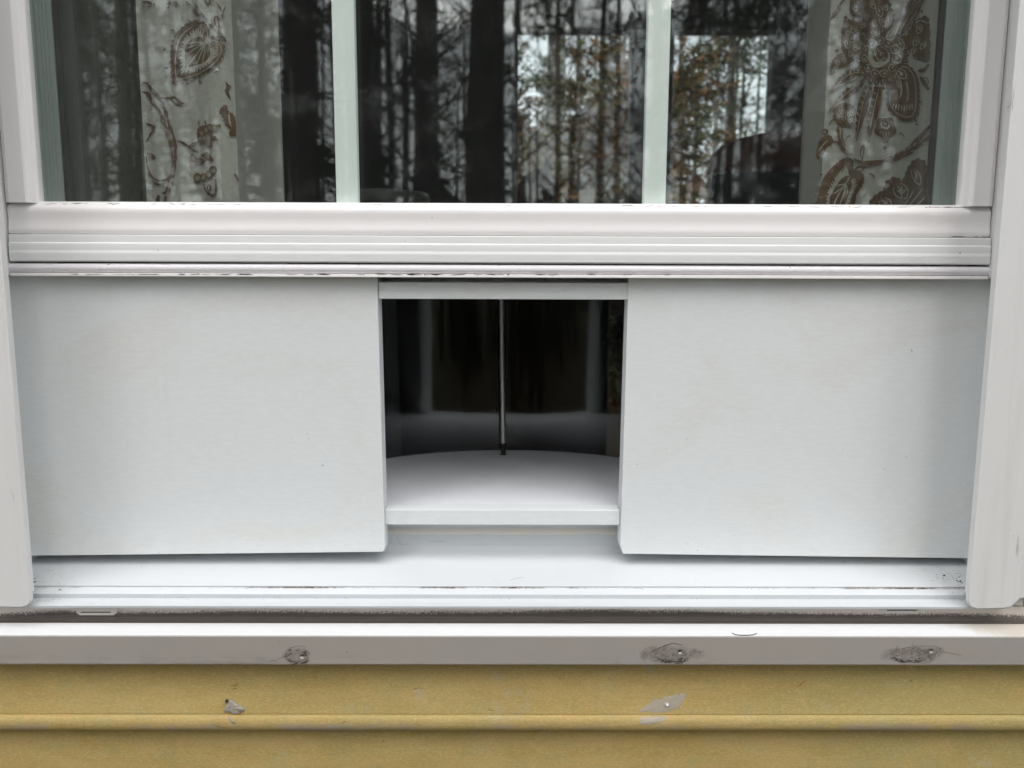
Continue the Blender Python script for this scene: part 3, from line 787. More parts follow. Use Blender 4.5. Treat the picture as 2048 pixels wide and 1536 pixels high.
slivers('joint_dirt', LIP[:3], 549.2, [(40, 180, 0.35), (180, 480, 0.9), (480, 1020, 0.65), (1020, 1400, 0.4), (1560, 1800, 0.35), (1880, 1975, 0.7)], 5, 0.0005, 0.5, tilt=(-1.2, 1.6))
slivers('joint_dirt', [BULB[0], BULB[1], BULB[2], BULB[3], BULB[4]], 547.0, [(180, 450, 0.4), (480, 1000, 0.25), (1650, 1800, 0.1)], 6, 0.00036, 0.35, tilt=(-1.2, 1.6))
slivers('joint_dirt', [BULB[8], BULB[9], BULB[10], BULB[11]], 530.6, [(60, 1980, 0.07)], 7, 0.00025, 0.3, tilt=(-2.0, 2.0))
slivers('joint_dirt', SASH[:4], 410.8, [(80, 220, 0.6), (250, 480, 0.5), (620, 1280, 0.22), (1290, 1900, 0.4), (1850, 1925, 0.9)], 8, 0.0003, 0.8, tilt=(-4.0, 4.6))
slivers('joint_dirt', SASH[10:13], 471.0, [(15, 120, 0.7), (1900, 1982, 0.7)], 9, 0.0003, 0.2, tilt=(-3.0, 2.5))

# dirt crumbs and fibres lying on the sill
rnd = random.Random(11)
V, F = [], []
def crumb(p, r):
    n0 = len(V)
    for d in ((1, 0, 0), (-1, 0, 0), (0, 1, 0), (0, -1, 0), (0, 0, 1), (0, 0, -1)):
        V.append(Vector(p) + Vector(d)*r*rnd.uniform(0.5, 1.3))
    for f in ((0, 2, 4), (2, 1, 4), (1, 3, 4), (3, 0, 4), (2, 0, 5), (1, 2, 5), (3, 1, 5), (0, 3, 5)): F.append(tuple(n0+q for q in f))
spots = [(69, 1158, 1.2), (71, 1163, 1.5), (68, 1165, 1.3), (73, 1154, .7), (72, 1142, .6), (104, 1142, .6), (96, 1148, .5), (119, 1180, 1.2), (122, 1180, .9), (117, 1181, .6),
         (107, 1199, .8), (76, 1202, .8), (83, 1202, .6), (90, 1202, .7), (97, 1202, .6), (221, 1200, .6), (204, 1200, .5), (283, 1133, .6), (285, 1127, .5), (119, 1140, .4),
         (1687, 1124, 1.1), (1690, 1123, .9), (1888, 1152, 1.7), (1890, 1150, 1.4), (1886, 1157, .9), (1891, 1159, .8), (1873, 1149, .6), (1914, 1161, 1.2), (1917, 1163, 1.2), (1921, 1163, 1.5), (1924, 1166, 1.4),
         (1919, 1155, .8), (1917, 1171, .7), (1919, 1176, .6), (1890, 1199, .6), (1905, 1185, .5), (1806, 1192, .5), (1770, 1126, .5)]
for px, py, r in spots:
    h = hit(px, py, SILL)
    if h: crumb(h[0]+h[1]*0.0001, r*0.00062)
for i in range(150):
    px = rnd.uniform(120, 1890); py = rnd.choice([1176.5, 1177.3, 1178.0, 1195.5, 1197.5])+rnd.gauss(0, 0.6)
    if rnd.random() < 0.5: px = rnd.choice([440, 480, 590, 760, 800, 960, 1170, 1380, 1520])+rnd.gauss(0, 28)
    h = hit(px, py, SILL)
    if h: crumb(h[0], rnd.uniform(0.00015, 0.00042))
for i in range(70):
    h = hit(rnd.uniform(75, 1925), rnd.uniform(1118, 1212), SILL)
    if h: crumb(h[0], rnd.uniform(0.0001, 0.00026))
crumbs = from_data('dirt_crumbs', V, F, M_crumb)
crumbs['kind'] = 'stuff'; tag(crumbs, 'scattered dark dirt crumbs along the white window sill', 'dirt')
fib = strokes('fibres', [[(795, 1074), (797, 1084), (803, 1089), (812, 1089), (820, 1085)], [(858, 1084), (875, 1083), (890, 1083)],
        [(1878, 1141), (1888, 1142), (1897, 1146), (1904, 1153), (1910, 1163)], [(1908, 1148), (1916, 1147), (1923, 1150)], [(1020, 1160), (1035, 1156), (1048, 1154)],
        [(1915, 1124), (1918, 1131), (1923, 1135)], [(1912, 1158), (1920, 1152), (1927, 1150)]], SILL, M_hair, None, 0.00015)
fib['kind'] = 'stuff'; tag(fib, 'fine dry fibres and hairs caught on the window sill', 'fibres')
# small marks on the panels: two dark specks and a hair
V, F = [], []
for px, py, r in ((1823, 700, 1.1), (1824, 703, .9), (1816, 623, .6), (1747, 1000, .3), (1545, 940, .3), (97, 1067, .5), (757, 581, .9), (318, 1105, .6), (455, 1105, .5)):
    crumb(P(px, py, -0.0001), r*0.0006)
fs = from_data('fly_specks', V, F, M_crumb); fs['kind'] = 'stuff'; tag(fs, 'tiny dark specks on the white panels', 'specks')

# =================================================================== curtains
def curtain(name, label, sections, shaded_fold):
    """sections: plan points (px at row 200, depth y)"""
    t = thing(name, label, 'curtain', (0, 0.1, CAM.z-0.03))
    return t
ZC0, ZC1 = CAM.z+0.006, Z_TOP+0.45
def sheet_from(name, plan, m, parent, rowsN=26, amp=0.0012, seed=0, tilt=0.0):
    rnd = random.Random(seed); V, F = [], []
    n = len(plan)
    for j in range(rowsN+1):
        z = ZC0 + (ZC1-ZC0)*j/rowsN
        for i, (x, y) in enumerate(plan):
            V.append((x + tilt*(z-ZC0), y + (drape(x) if name == 'printed_fold' else 0.0) + amp*math.sin(z*23 + i*0.7 + seed), z))
    for j in range(rowsN):
        for i in range(n-1): F.append((j*n+i, j*n+i+1, (j+1)*n+i+1, (j+1)*n+i))
    o = from_data(name, V, F, m, parent, smooth=50)
    md = o.modifiers.new('thickness', 'SOLIDIFY'); md.thickness = 0.0008; md.offset = 1.0 if False else -1.0
    return o
def drape(x): return 0.0034*math.sin(x*58+0.8) + 0.0016*math.sin(x*131+2.0)
CYF = 0.090                                           # depth of the printed fold
def planx(px, y, row=300): return P(px, row, y).x
def smooth_plan(pts, k=5):
    out = []
    for (a, b) in zip(pts, pts[1:]):
        for i in range(k): out.append((a[0]+(b[0]-a[0])*i/k, a[1]+(b[1]-a[1])*i/k))
    return out+[pts[-1]]
cl = thing('curtain', 'pale linen curtain with brown heart-shaped leaf print behind the left pane', 'curtain', (planx(380, CYF), CYF, ZC0), 'curtains inside the window')
def wavy(p0, y0, p1, y1, n, bulge):
    return [(planx(p0+(p1-p0)*i/n, y0+(y1-y0)*i/n), y0+(y1-y0)*i/n + bulge*math.sin(math.pi*i/n)) for i in range(n+1)]
flat = wavy(286, CYF+0.0008, 476, CYF+0.0008, 48, 0.0)
sheet_from('printed_fold', [(planx(296, CYF+0.02), CYF+0.02)] + flat + wavy(482, CYF+0.006, 520, CYF+0.05, 6, -0.004) + wavy(524, CYF+0.055, 566, CYF+0.085, 6, 0.006), M_linen, cl, amp=0.0, seed=1)
sheet_from('plain_fold', wavy(40, 0.075, 150, 0.105, 6, 0.008) + wavy(160, 0.108, 300, 0.125, 8, -0.006), M_shaded_linen, cl, amp=0.001, seed=2)
cr_ = thing('curtain', 'pale linen curtain with large brown flower print behind the right pane', 'curtain', (planx(1750, CYF), CYF, ZC0), 'curtains inside the window')
sheet_from('printed_fold', wavy(1600, CYF+0.06, 1636, CYF+0.012, 5, 0.004) + wavy(1644, CYF+0.0008, 1856, CYF+0.0008, 52, 0.0) + [(planx(1850, CYF+0.02), CYF+0.02)], M_linen, cr_, amp=0.0, seed=3)
sheet_from('plain_fold', wavy(1838, 0.125, 1900, 0.112, 6, -0.004) + wavy(1906, 0.110, 1990, 0.075, 6, 0.005), M_shaded_linen, cr_, amp=0.001, seed=4)

class Print:
    def __init__(s, ox, oy, sc, y): s.ox, s.oy, s.sc, s.y = ox, oy, sc, y; s.D = [[], []]; s.L = [[], []]; s.X = [[], []]
    def pt(s, u, v, lay): return P(s.ox+u/s.sc, s.oy+v/s.sc, s.y-0.0003-0.00025*lay)
    def buf(s, lay): return (s.D, s.L, s.X)[lay]
    def fill(s, pts, lay=0):
        V, F = s.buf(lay); n0 = len(V)
        V += [s.pt(u, v, lay) for u, v in pts]; F.append(tuple(range(n0, n0+len(pts))))
    def line(s, pts, w=10, lay=0, rag=0.18, seed=0, taper=True, sub=4):
        rnd = random.Random(hash((pts[0], len(pts), seed)) & 0xffff)
        q = []
        for i in range(len(pts)-1):                       # Catmull-Rom
            p0 = pts[max(i-1, 0)]; p1 = pts[i]; p2 = pts[i+1]; p3 = pts[min(i+2, len(pts)-1)]
            for k in range(sub):
                t = k/sub
                q.append(tuple(0.5*((2*p1[a]) + (-p0[a]+p2[a])*t + (2*p0[a]-5*p1[a]+4*p2[a]-p3[a])*t*t + (-p0[a]+3*p1[a]-3*p2[a]+p3[a])*t**3) for a in (0, 1)))
        q.append(pts[-1])
        V, F = s.buf(lay); n = len(q); n0 = len(V)
        for i, (u, v) in enumerate(q):
            a, b = q[max(i-1, 0)], q[min(i+1, n-1)]
            dx, dy = b[0]-a[0], b[1]-a[1]; l = math.hypot(dx, dy) or 1
            ww = w*(0.62 if lay == 0 else 0.5)*(1+rnd.uniform(-rag, rag)*2)
            if taper: ww *= min(1, 0.35+3.0*min(i, n-1-i)/n)
            V.append(s.pt(u-dy/l*ww, v+dx/l*ww, lay)); V.append(s.pt(u+dy/l*ww, v-dx/l*ww, lay))
        for i in range(n-1): F.append((n0+2*i, n0+2*i+1, n0+2*i+3, n0+2*i+2))
    def scal(s, pts, amp, step, lay=0, sharp=False):
        """closed outline with a scalloped rim"""
        q = []; n = len(pts)
        ar = sum(pts[i][0]*pts[(i+1) % n][1]-pts[(i+1) % n][0]*pts[i][1] for i in range(n)); sg = 1 if ar > 0 else -1
        dense = []
        for i in range(n):
            p0, p1, p2, p3 = pts[i-1], pts[i], pts[(i+1) % n], pts[(i+2) % n]
            for k in range(12):
                t = k/12
                dense.append(tuple(0.5*((2*p1[a]) + (-p0[a]+p2[a])*t + (2*p0[a]-5*p1[a]+4*p2[a]-p3[a])*t*t + (-p0[a]+3*p1[a]-3*p2[a]+p3[a])*t**3) for a in (0, 1)))
        acc = 0; m = len(dense)
        for i in range(m):
            a, b = dense[i], dense[(i+1) % m]; dx, dy = b[0]-a[0], b[1]-a[1]; l = math.hypot(dx, dy)
            if l < 1e-6: continue
            ph = (acc/step) % 1.0
            h = (1-abs(2*ph-1)) if sharp else abs(math.sin(math.pi*ph))
            q.append((a[0]+dy/l*amp*h*sg, a[1]-dx/l*amp*h*sg)); acc += l
        s.fill(q, lay); return q
    def blob(s, cx, cy, rx, ry, lay=0, lobes=0, amp=0.0, n=28, rot=0.0):
        pts = []
        for k in range(n):
            a = 2*math.pi*k/n; r = 1+amp*math.sin(lobes*a)
            x, y = rx*r*math.cos(a), ry*r*math.sin(a)
            pts.append((cx+x*math.cos(rot)-y*math.sin(rot), cy+x*math.sin(rot)+y*math.cos(rot)))
        s.fill(pts, lay)
    def ring(s, cx, cy, rx, ry, w, lay=1, rot=0.0, a0=0, a1=360):
        pts = []
        petal = lay == 1 and a1-a0 == 360 and max(rx, ry) > 13
        rn = random.Random(int(cx*7+cy*13))
        if petal: rot = rot + rn.uniform(-0.7, 0.7); rx, ry = rx*rn.uniform(0.75, 1.0), ry*rn.uniform(1.0, 1.3)
        for k in range(17):
            a = RAD(a0+(a1-a0)*k/16)
            if petal:                                         # pointed petal outline, open at its foot
                a = RAD(-60 + 300*k/16)
                x, y = rx*math.cos(a)*(1.0-0.45*max(0.0, math.sin(a))**2), ry*math.sin(a)
            else: x, y = rx*math.cos(a), ry*math.sin(a)
            pts.append((cx+x*math.cos(rot)-y*math.sin(rot), cy+x*math.sin(rot)+y*math.cos(rot)))
        s.line(pts, w, lay, rag=0.25 if petal else 0.1, taper=petal, sub=2)
        if petal:
            for (x0, y0, x1, y1) in ((0, -ry*0.8, 0, ry*0.35), (0, -ry*0.3, rx*0.42, ry*0.1), (0, -ry*0.3, -rx*0.42, ry*0.1)):
                f = lambda x, y: (cx+x*math.cos(rot)-y*math.sin(rot), cy+x*math.sin(rot)+y*math.cos(rot))
                s.line([f(x0, y0), f((x0+x1)/2+1, (y0+y1)/2), f(x1, y1)], w*0.8, lay, rag=0.2)
    def build(s, parent):
        for (V, F), m, nm in ((s.D, M_print, 'floral_print'), (s.L, M_print_line, 'print_highlight'), (s.X, M_print, 'print_core')):
            if F:
                tmp = bpy.data.meshes.new('tmp'); tmp.from_pydata([tuple(v) for v in V], [], F); tmp.update(); tmp.calc_loop_triangles()
                bm = bmesh.new(); vs = [bm.verts.new(v) for v in V]
                for tri in tmp.loop_triangles:
                    try: bm.faces.new([vs[i] for i in tri.vertices])
                    except ValueError: pass
                bpy.data.meshes.remove(tmp)
                for it in range(4):                              # fine enough to follow the cloth
                    le = [e for e in bm.edges if e.calc_length() > 0.0045]
                    if le: bmesh.ops.subdivide_edges(bm, edges=le, cuts=1)
                    bmesh.ops.triangulate(bm, faces=[f for f in bm.faces if len(f.verts) > 3], quad_method='SHORT_EDGE', ngon_method='EAR_CLIP')
                for v in bm.verts: v.co.y += drape(v.co.x)
                o = from_bm(nm, bm, m, parent, None, False); o['kind'] = 'stuff'
    def jag_band(s, outer, inner, lay=1, step=14, seed=0):
        """light band between two outlines (same point count), its outer rim broken into teeth"""
        rnd = random.Random(seed); q = []
        for i in range(len(outer)-1):
            a, b = outer[i], outer[i+1]; c, d = inner[i], inner[i+1]
            l = math.hypot(b[0]-a[0], b[1]-a[1]); k = max(2, int(l/step))
            for j in range(k):
                f = j/k; g = f+0.5/k
                q.append((a[0]+(b[0]-a[0])*f, a[1]+(b[1]-a[1])*f))
                dep = rnd.uniform(0.25, 0.75)
                ox, oy = a[0]+(b[0]-a[0])*g, a[1]+(b[1]-a[1])*g; ix, iy = c[0]+(d[0]-c[0])*g, c[1]+(d[1]-c[1])*g
                q.append((ox+(ix-ox)*dep, oy+(iy-oy)*dep))
        q.append(outer[-1])
        s.fill(q+inner[::-1], lay)

# left print (traced in units of 1/3.84 photo pixel)
A = Print(240, 0, 3.84, CYF)
A.scal([(408, 645), (392, 560), (388, 480), (388, 400), (398, 320), (428, 252), (480, 195), (545, 165), (610, 163), (660, 192), (688, 240), (694, 298), (740, 297), (788, 322), (808, 372), (796, 440), (757, 500), (690, 552), (600, 588), (500, 608), (440, 622)], 13, 40)
ou = [(455, 565), (446, 500), (442, 440), (446, 370), (458, 310), (500, 255), (560, 226), (605, 212), (650, 255), (652, 300)]
inn = [(492, 515), (486, 470), (484, 420), (486, 372), (500, 335), (530, 300), (570, 288), (610, 284), (632, 292), (640, 305)]
A.jag_band(ou, inn, 1, 24, 1)
ou = [(455, 570), (520, 562), (590, 552), (650, 530), (705, 500), (755, 450), (765, 400), (735, 372)]
inn = [(495, 512), (540, 506), (590, 498), (640, 490), (680, 470), (702, 440), (708, 410), (704, 385)]
A.jag_band(ou, inn, 1, 22, 2)
A.line([(424, 610), (412, 500), (420, 390), (440, 300), (480, 245), (550, 200), (615, 190)], 7, 1)
A.line([(430, 605), (520, 585), (620, 562), (700, 525), (760, 470), (790, 400), (775, 345), (730, 322), (700, 330)], 7, 1)
A.line([(615, 190), (655, 205), (682, 250), (684, 300), (664, 335)], 6, 1)
for e in ((500, 328), (490, 366), (500, 408), (494, 515), (588, 488), (640, 490)):
    A.line([(664, 338), ((664+e[0])/2+6, (338+e[1])/2-8), e], 9, 1)
A.blob(668, 338, 20, 16, 1, 5, 0.2)
for (u, v, r) in ((395, 225, 0), (520, 152, 1), (335, 374, 2), (350, 518, 3), (505, 632, 4), (610, 624, 5), (755, 560, 6), (622, 632, 7)):
    A.blob(u, v, 14, 8, 0, 3, 0.4, 12, r)
A.line([(165, 630), (200, 636), (240, 690), (300, 748), (338, 840), (368, 950), (402, 1050), (416, 1150), (404, 1250), (380, 1350), (345, 1470), (318, 1478)], 20)
A.line([(165, 702), (205, 715), (245, 785), (300, 862), (332, 940), (362, 1040), (386, 1130), (392, 1230)], 24)
A.line([(402, 1050), (412, 1180), (410, 1290), (398, 1380), (388, 1420)], 14)
A.line([(378, 1430), (374, 1475)], 10)
A.line([(490, 0), (545, 40), (575, 90), (615, 130)], 18); A.line([(545, 0), (590, 55), (640, 120), (680, 165)], 18)
A.line([(690, 190), (730, 228), (790, 280), (825, 330)], 20)
A.line([(770, 250), (745, 190), (742, 150), (762, 140), (772, 190), (772, 245)], 9); A.line([(660, 0), (690, 50), (715, 0)], 10); A.line([(760, 40), (790, 90), (800, 150)], 9); A.line([(820, 60), (800, 110), (798, 150)], 9)
A.line([(160, 12), (200, 8), (240, 25)], 12); A.line([(165, 38), (205, 46), (240, 38)], 8)
A.blob(395, 18, 38, 14, 0, 5, 0.3); A.line([(355, 55), (370, 40)], 8); A.line([(250, 20), (262, 40)], 8)
A.line([(305, 745), (345, 752), (375, 740)], 11)
A.fill([(368, 748), (385, 738), (408, 732), (436, 752), (460, 776), (487, 786), (455, 800), (428, 803), (402, 780)]); A.fill([(392, 756), (406, 752), (428, 775), (424, 790), (406, 776)], 1)
A.scal([(600, 985), (660, 970), (735, 966), (772, 985), (750, 1020), (706, 1040), (752, 1068), (705, 1090), (716, 1130), (660, 1112), (610, 1098), (592, 1050)], 10, 30)
for u, v in ((625, 1020), (665, 1000), (700, 985), (650, 1060), (690, 1070), (735, 990), (615, 1060)): A.ring(u, v, 13, 16, 5)
A.line([(600, 930), (606, 965)], 10); A.line([(660, 930), (662, 960)], 12); A.line([(780, 960), (772, 1000)], 14); A.fill([(740, 1060), (770, 1080), (735, 1088)])
A.line([(428, 1076), (470, 1092), (510, 1114), (560, 1100), (605, 1085)], 14); A.line([(510, 1118), (545, 1145), (595, 1168)], 15)
A.scal([(540, 1178), (590, 1215), (630, 1190), (680, 1175), (724, 1235), (665, 1236), (620, 1262), (575, 1270), (535, 1292), (528, 1235)], 8, 24, 0, True)
A.line([(560, 1180), (610, 1200), (660, 1225)], 8, 1); A.line([(600, 1196), (640, 1176)], 8, 1)
for u, v, r in ((588, 1364, 36), (640, 1362, 32), (690, 1345, 32), (726, 1312, 33)):
    A.blob(u, v, r, r*1.05); A.ring(u, v, r*0.42, r*0.5, 6); A.blob(u+2, v+2, 6, 7, 1)
A.line([(640, 1412), (660, 1460), (700, 1496), (738, 1500), (750, 1440), (748, 1380)], 14); A.blob(690, 1446, 20, 27); A.blob(690, 1446, 8, 14, 1)
A.line([(190, 945), (230, 960), (258, 978), (235, 1010), (195, 1085)], 16); A.line([(190, 1178), (230, 1180), (255, 1200)], 12); A.blob(250, 1205, 16, 14)
A.line([(192, 1200), (205, 1290), (235, 1355), (290, 1385), (345, 1378), (372, 1350)], 13); A.line([(240, 1390), (280, 1414), (325, 1408)], 14)
A.fill([(265, 1528), (285, 1490), (300, 1505), (296, 1560), (262, 1560)]); A.line([(350, 1500), (330, 1560)], 16)
A.scal([(782, 862), (822, 812), (838, 860), (868, 880), (888, 920), (892, 1040), (850, 1040), (858, 1000), (822, 962), (806, 905)], 8, 34, 0, True); A.line([(845, 870), (850, 930), (862, 980)], 12, 1)
A.fill([(820, 632), (862, 668), (842, 700), (862, 785), (815, 705), (828, 680)])
A.line([(885, 1330), (905, 1370), (912, 1395)], 12); A.line([(600, 1590), (640, 1570), (720, 1600)], 16)
A.build(cl)

# right print (units of 1/3.658 photo pixel)
B = Print(1600, 0, 3.658, CYF)
def rungleaf(pts, mid, w=9):
    B.fill(pts)
    n = len(mid)
    B.line(mid, 6, 1)
    k = len(pts)//2
    for i in range(1, k):
        a, b = pts[i], pts[-1-i]
        B.line([(a[0]*0.86+b[0]*0.14, a[1]*0.86+b[1]*0.14), (a[0]*0.62+b[0]*0.38, a[1]*0.62+b[1]*0.38)], w, 1)
    ins_ = [(p[0]*0.9+sum(q[0] for q in pts)/len(pts)*0.1, p[1]*0.9+sum(q[1] for q in pts)/len(pts)*0.1) for p in pts]
    B.line(ins_, 5, 1, taper=False)
def dens(pts, k=3):
    out = []
    for a, b in zip(pts, pts[1:]):
        for i in range(k): out.append((a[0]+(b[0]-a[0])*i/k, a[1]+(b[1]-a[1])*i/k))
    return out+[pts[-1]]
rungleaf(dens([(470, 495), (400, 498), (330, 520), (270, 570), (225, 640), (203, 695), (250, 650), (310, 618), (380, 585), (450, 550)], 2), [(460, 522), (340, 555), (230, 660)])
rungleaf(dens([(482, 565), (400, 600), (330, 645), (270, 705), (225, 770), (193, 835), (250, 785), (310, 742), (400, 698), (470, 620)], 2), [(470, 590), (340, 680), (215, 800)])
rungleaf(dens([(492, 612), (455, 680), (425, 760), (404, 850), (402, 940), (420, 1032), (460, 945), (500, 850), (535, 750), (545, 625)], 2), [(520, 620), (470, 760), (425, 980)])
rungleaf(dens([(560, 622), (535, 710), (512, 800), (498, 890), (500, 960), (520, 1042), (552, 950), (585, 860), (618, 760), (632, 632)], 2), [(598, 630), (560, 780), (522, 990)])
B.scal([(645, 655), (655, 780), (700, 848), (760, 880), (815, 878), (856, 830), (866, 720), (860, 600), (820, 510), (745, 468), (695, 520), (650, 590)], 9, 42)
B.line([(662, 680), (672, 775), (720, 835), (790, 858), (838, 810), (846, 690), (836, 580), (790, 500), (740, 492), (700, 545)], 6, 1)
for i in range(8): B.line([(680+i*20, 820-abs(i-4)*6), (690+i*18, 770-abs(i-4)*4)], 8, 1)
B.ring(742, 540, 34, 38, 8); B.blob(742, 540, 12, 14, 1); B.line([(735, 595), (742, 660), (730, 720)], 12, 1); B.line([(775, 600), (790, 690), (780, 750)], 8, 1)
B.blob(634, 935, 68, 82, 0, 5, 0.10); B.ring(634, 905, 28, 26, 8)
for a in (60, 85, 110, 135): B.line([(634+34*math.cos(RAD(a)), 930+30*math.sin(RAD(a))), (634+50*math.cos(RAD(a)), 930+62*math.sin(RAD(a)))], 7, 1)
B.line([(612, 1030), (636, 1040), (655, 1024)], 9); B.fill([(615, 1068), (640, 1072), (630, 1098)])
B.scal([(250, 780), (245, 868), (288, 918), (372, 918), (412, 850), (392, 782), (315, 762)], 8, 30)
for u, v in ((300, 815), (345, 830), (310, 865), (360, 875), (380, 825)): B.ring(u, v, 20, 18, 6)
# heart of the flower
for k in range(11):
    a = RAD(k*360/11+10); B.blob(600+118*math.cos(a), 410+128*math.sin(a), 52, 46, 0, 3, 0.12, 20, a); B.ring(600+112*math.cos(a), 410+122*math.sin(a), 30, 26, 6, 1, a)
B.blob(600, 405, 105, 112); B.fill([(520, 360), (548, 372), (552, 420), (580, 445), (640, 440), (668, 410), (664, 440), (620, 480), (560, 488), (528, 450), (515, 400)], 1)
B.ring(616, 388, 54, 56, 7); B.line([(580, 420), (600, 440), (622, 415), (645, 432)], 7, 1)
for k in range(7):
    a = RAD(180+k*30); B.line([(600+84*math.cos(a), 330+70*math.sin(a)), (600+130*math.cos(a), 320+118*math.sin(a))], 8, 1)
# upper petals
B.scal([(440, 40), (500, -30), (600, -40), (660, 0), (690, 120), (668, 240), (600, 225), (520, 250), (450, 200), (430, 120)], 12, 40)
for u, v, r in ((600, 70, 40), (500, 110, 26), (470, 175, 26), (620, 150, 30), (545, 20, 30), (640, 40, 24), (560, 150, 22)): B.ring(u, v, r*0.7, r, 7)
B.scal([(370, -10), (440, -10), (430, 70), (400, 112), (365, 90)], 8, 26); B.ring(395, 60, 20, 24, 7)
B.scal([(310, 190), (345, 160), (410, 165), (450, 250), (440, 330), (400, 420), (345, 440), (300, 340)], 12, 36)
for u, v in ((345, 240), (385, 215), (370, 290), (340, 330), (400, 350), (365, 390)): B.ring(u, v, 22, 26, 7)
B.scal([(240, 440), (300, 400), (370, 440), (330, 480), (270, 500), (228, 550), (218, 510)], 8, 26)
for u, v in ((265, 460), (310, 440), (255, 500)): B.ring(u, v, 14, 20, 6)
for o_ in (0, 34, 70):
    B.line([(690+o_*0.7, 270-o_*0.3), (720+o_, 170), (760+o_*1.2, 90), (830+o_, -10)], 26); B.line([(700+o_*0.7, 262-o_*0.3), (735+o_, 160), (775+o_*1.2, 85)], 6, 1)
B.scal([(790, 250), (830, 170), (885, 135), (935, 150), (938, 420), (880, 430), (820, 400), (790, 330)], 10, 40)
for u, v, r in ((870, 210, 36), (850, 300, 40), (900, 330, 34), (830, 370, 28)): B.ring(u, v, r*0.6, r, 8)
B.line([(840, 170), (880, 150), (930, 175)], 10, 1)
B.blob(740, 330, 62, 80, 0, 6, 0.12); B.ring(735, 320, 26, 42, 7); B.blob(720, 430, 60, 50, 0, 5, 0.1); B.ring(720, 430, 30, 24, 6)
B.line([(860, 520), (905, 510), (938, 470)], 20); B.line([(880, 560), (910, 620), (938, 660)], 22); B.ring(915, 600, 18, 32, 7, 0)
B.line([(210, 160), (250, 95), (300, 20), (330, -10)], 14); B.line([(222, 140), (262, 100), (290, 60)], 9); B.blob(325, 136, 14, 12); B.blob(262, 376, 13, 10); B.blob(890, 85, 8, 12)
# stems
B.line([(948, 915), (890, 985), (800, 1085), (700, 1142), (600, 1182), (480, 1185), (400, 1160)], 26); B.line([(948, 990), (890, 1040), (830, 1095)], 16)
B.line([(830, 1110), (740, 1150), (650, 1190)], 12)
for k in range(6): B.line([(640+k*38, 1170-k*20), (655+k*38, 1150-k*22)], 7, 1)
B.line([(268, 925), (275, 1010), (300, 1080), (345, 1120), (392, 1130)], 22); B.line([(300, 935), (300, 1010), (325, 1070)], 8)
B.line([(455, 1140), (460, 1090), (482, 1056), (482, 1110), (470, 1160), (478, 1200)], 10)
B.line([(405, 1240), (450, 1215), (520, 1215), (540, 1205)], 13)
B.scal([(130, 1060), (165, 1010), (215, 1000), (225, 1050), (185, 1080), (160, 1130), (118, 1160)], 8, 22); B.ring(175, 965, 20, 16, 8, 0); B.line([(215, 1035), (265, 1045), (300, 1080)], 12); B.line([(130, 1110), (165, 1060), (200, 1030)], 7, 1)
# lower leaves
B.scal([(135, 1560), (140, 1400), (180, 1292), (260, 1202), (330, 1162), (385, 1172), (392, 1240), (440, 1250), (478, 1285), (468, 1350), (420, 1420), (370, 1560)], 9, 30)
ou = [(175, 1560), (180, 1430), (215, 1340), (270, 1260), (318, 1205), (345, 1215), (360, 1270)]
inn = [(205, 1560), (208, 1450), (240, 1385), (285, 1320), (325, 1290), (345, 1285), (355, 1292)]
B.jag_band(ou, inn, 1, 22, 5)
ou = [(330, 1560), (400, 1420), (440, 1340), (425, 1300), (395, 1300)]; inn = [(295, 1560), (350, 1440), (380, 1370), (382, 1335), (372, 1320)]
B.jag_band(ou, inn, 1, 20, 6)
B.line([(372, 1285), (320, 1360), (260, 1450), (215, 1560)], 9, 1)
for e in ((255, 1360), (240, 1420), (310, 1450), (345, 1420), (275, 1520)): B.line([(330, 1345), ((330+e[0])/2+6, (345+1000+e[1])/2), e], 8, 1)
B.scal([(530, 1560), (535, 1470), (570, 1425), (620, 1390), (640, 1330), (690, 1300), (750, 1320), (785, 1240), (840, 1170), (905, 1190), (915, 1300), (912, 1560)], 12, 46, 0, True)
B.ring(738, 1400, 56, 60, 9); B.ring(848, 1290, 34, 62, 9, 1, 0.2); B.ring(630, 1490, 46, 36, 9)
for (a, b) in (((738, 1460), (738, 1360)), ((738, 1420), (705, 1390)), ((738, 1420), (770, 1385)), ((830, 1340), (852, 1250)), ((760, 1500), (830, 1390)), ((800, 1500), (890, 1380)), ((850, 1500), (905, 1440)), ((640, 1510), (625, 1470))):
    B.line([a, ((a[0]+b[0])/2+5, (a[1]+b[1])/2), b], 9, 1)
for u, v in ((110, 1430), (110, 1490), (150, 1280), (430, 1500), (850, 910), (845, 885)): B.blob(u, v, 9, 8, 0, 3, 0.3, 10)
for (u, v, d_) in ((470, 1240, 1), (560, 1290, -1), (860, 1080, 1), (760, 1000, -1), (330, 1020, 1), (890, 760, -1), (420, 1330, 1), (215, 900, 1)):
    B.line([(u, v), (u+10*d_, v-14), (u+24*d_, v-20)], 6); B.blob(u+28*d_, v-24, 9, 6, 0, 3, 0.3, 12, d_*0.5); B.blob(u-4, v+6, 5, 5, 0, 0, 0, 8)
for k in range(26):                                            # scalloped rim of small petals round the flower head
    a = RAD(k*360/26); B.blob(600+172*math.cos(a), 400+190*math.sin(a), 26, 17, 0, 2, 0.15, 16, a)
    B.line([(600+158*math.cos(a), 400+174*math.sin(a)), (600+186*math.cos(a), 400+205*math.sin(a))], 5, 1)
B.build(cr_)

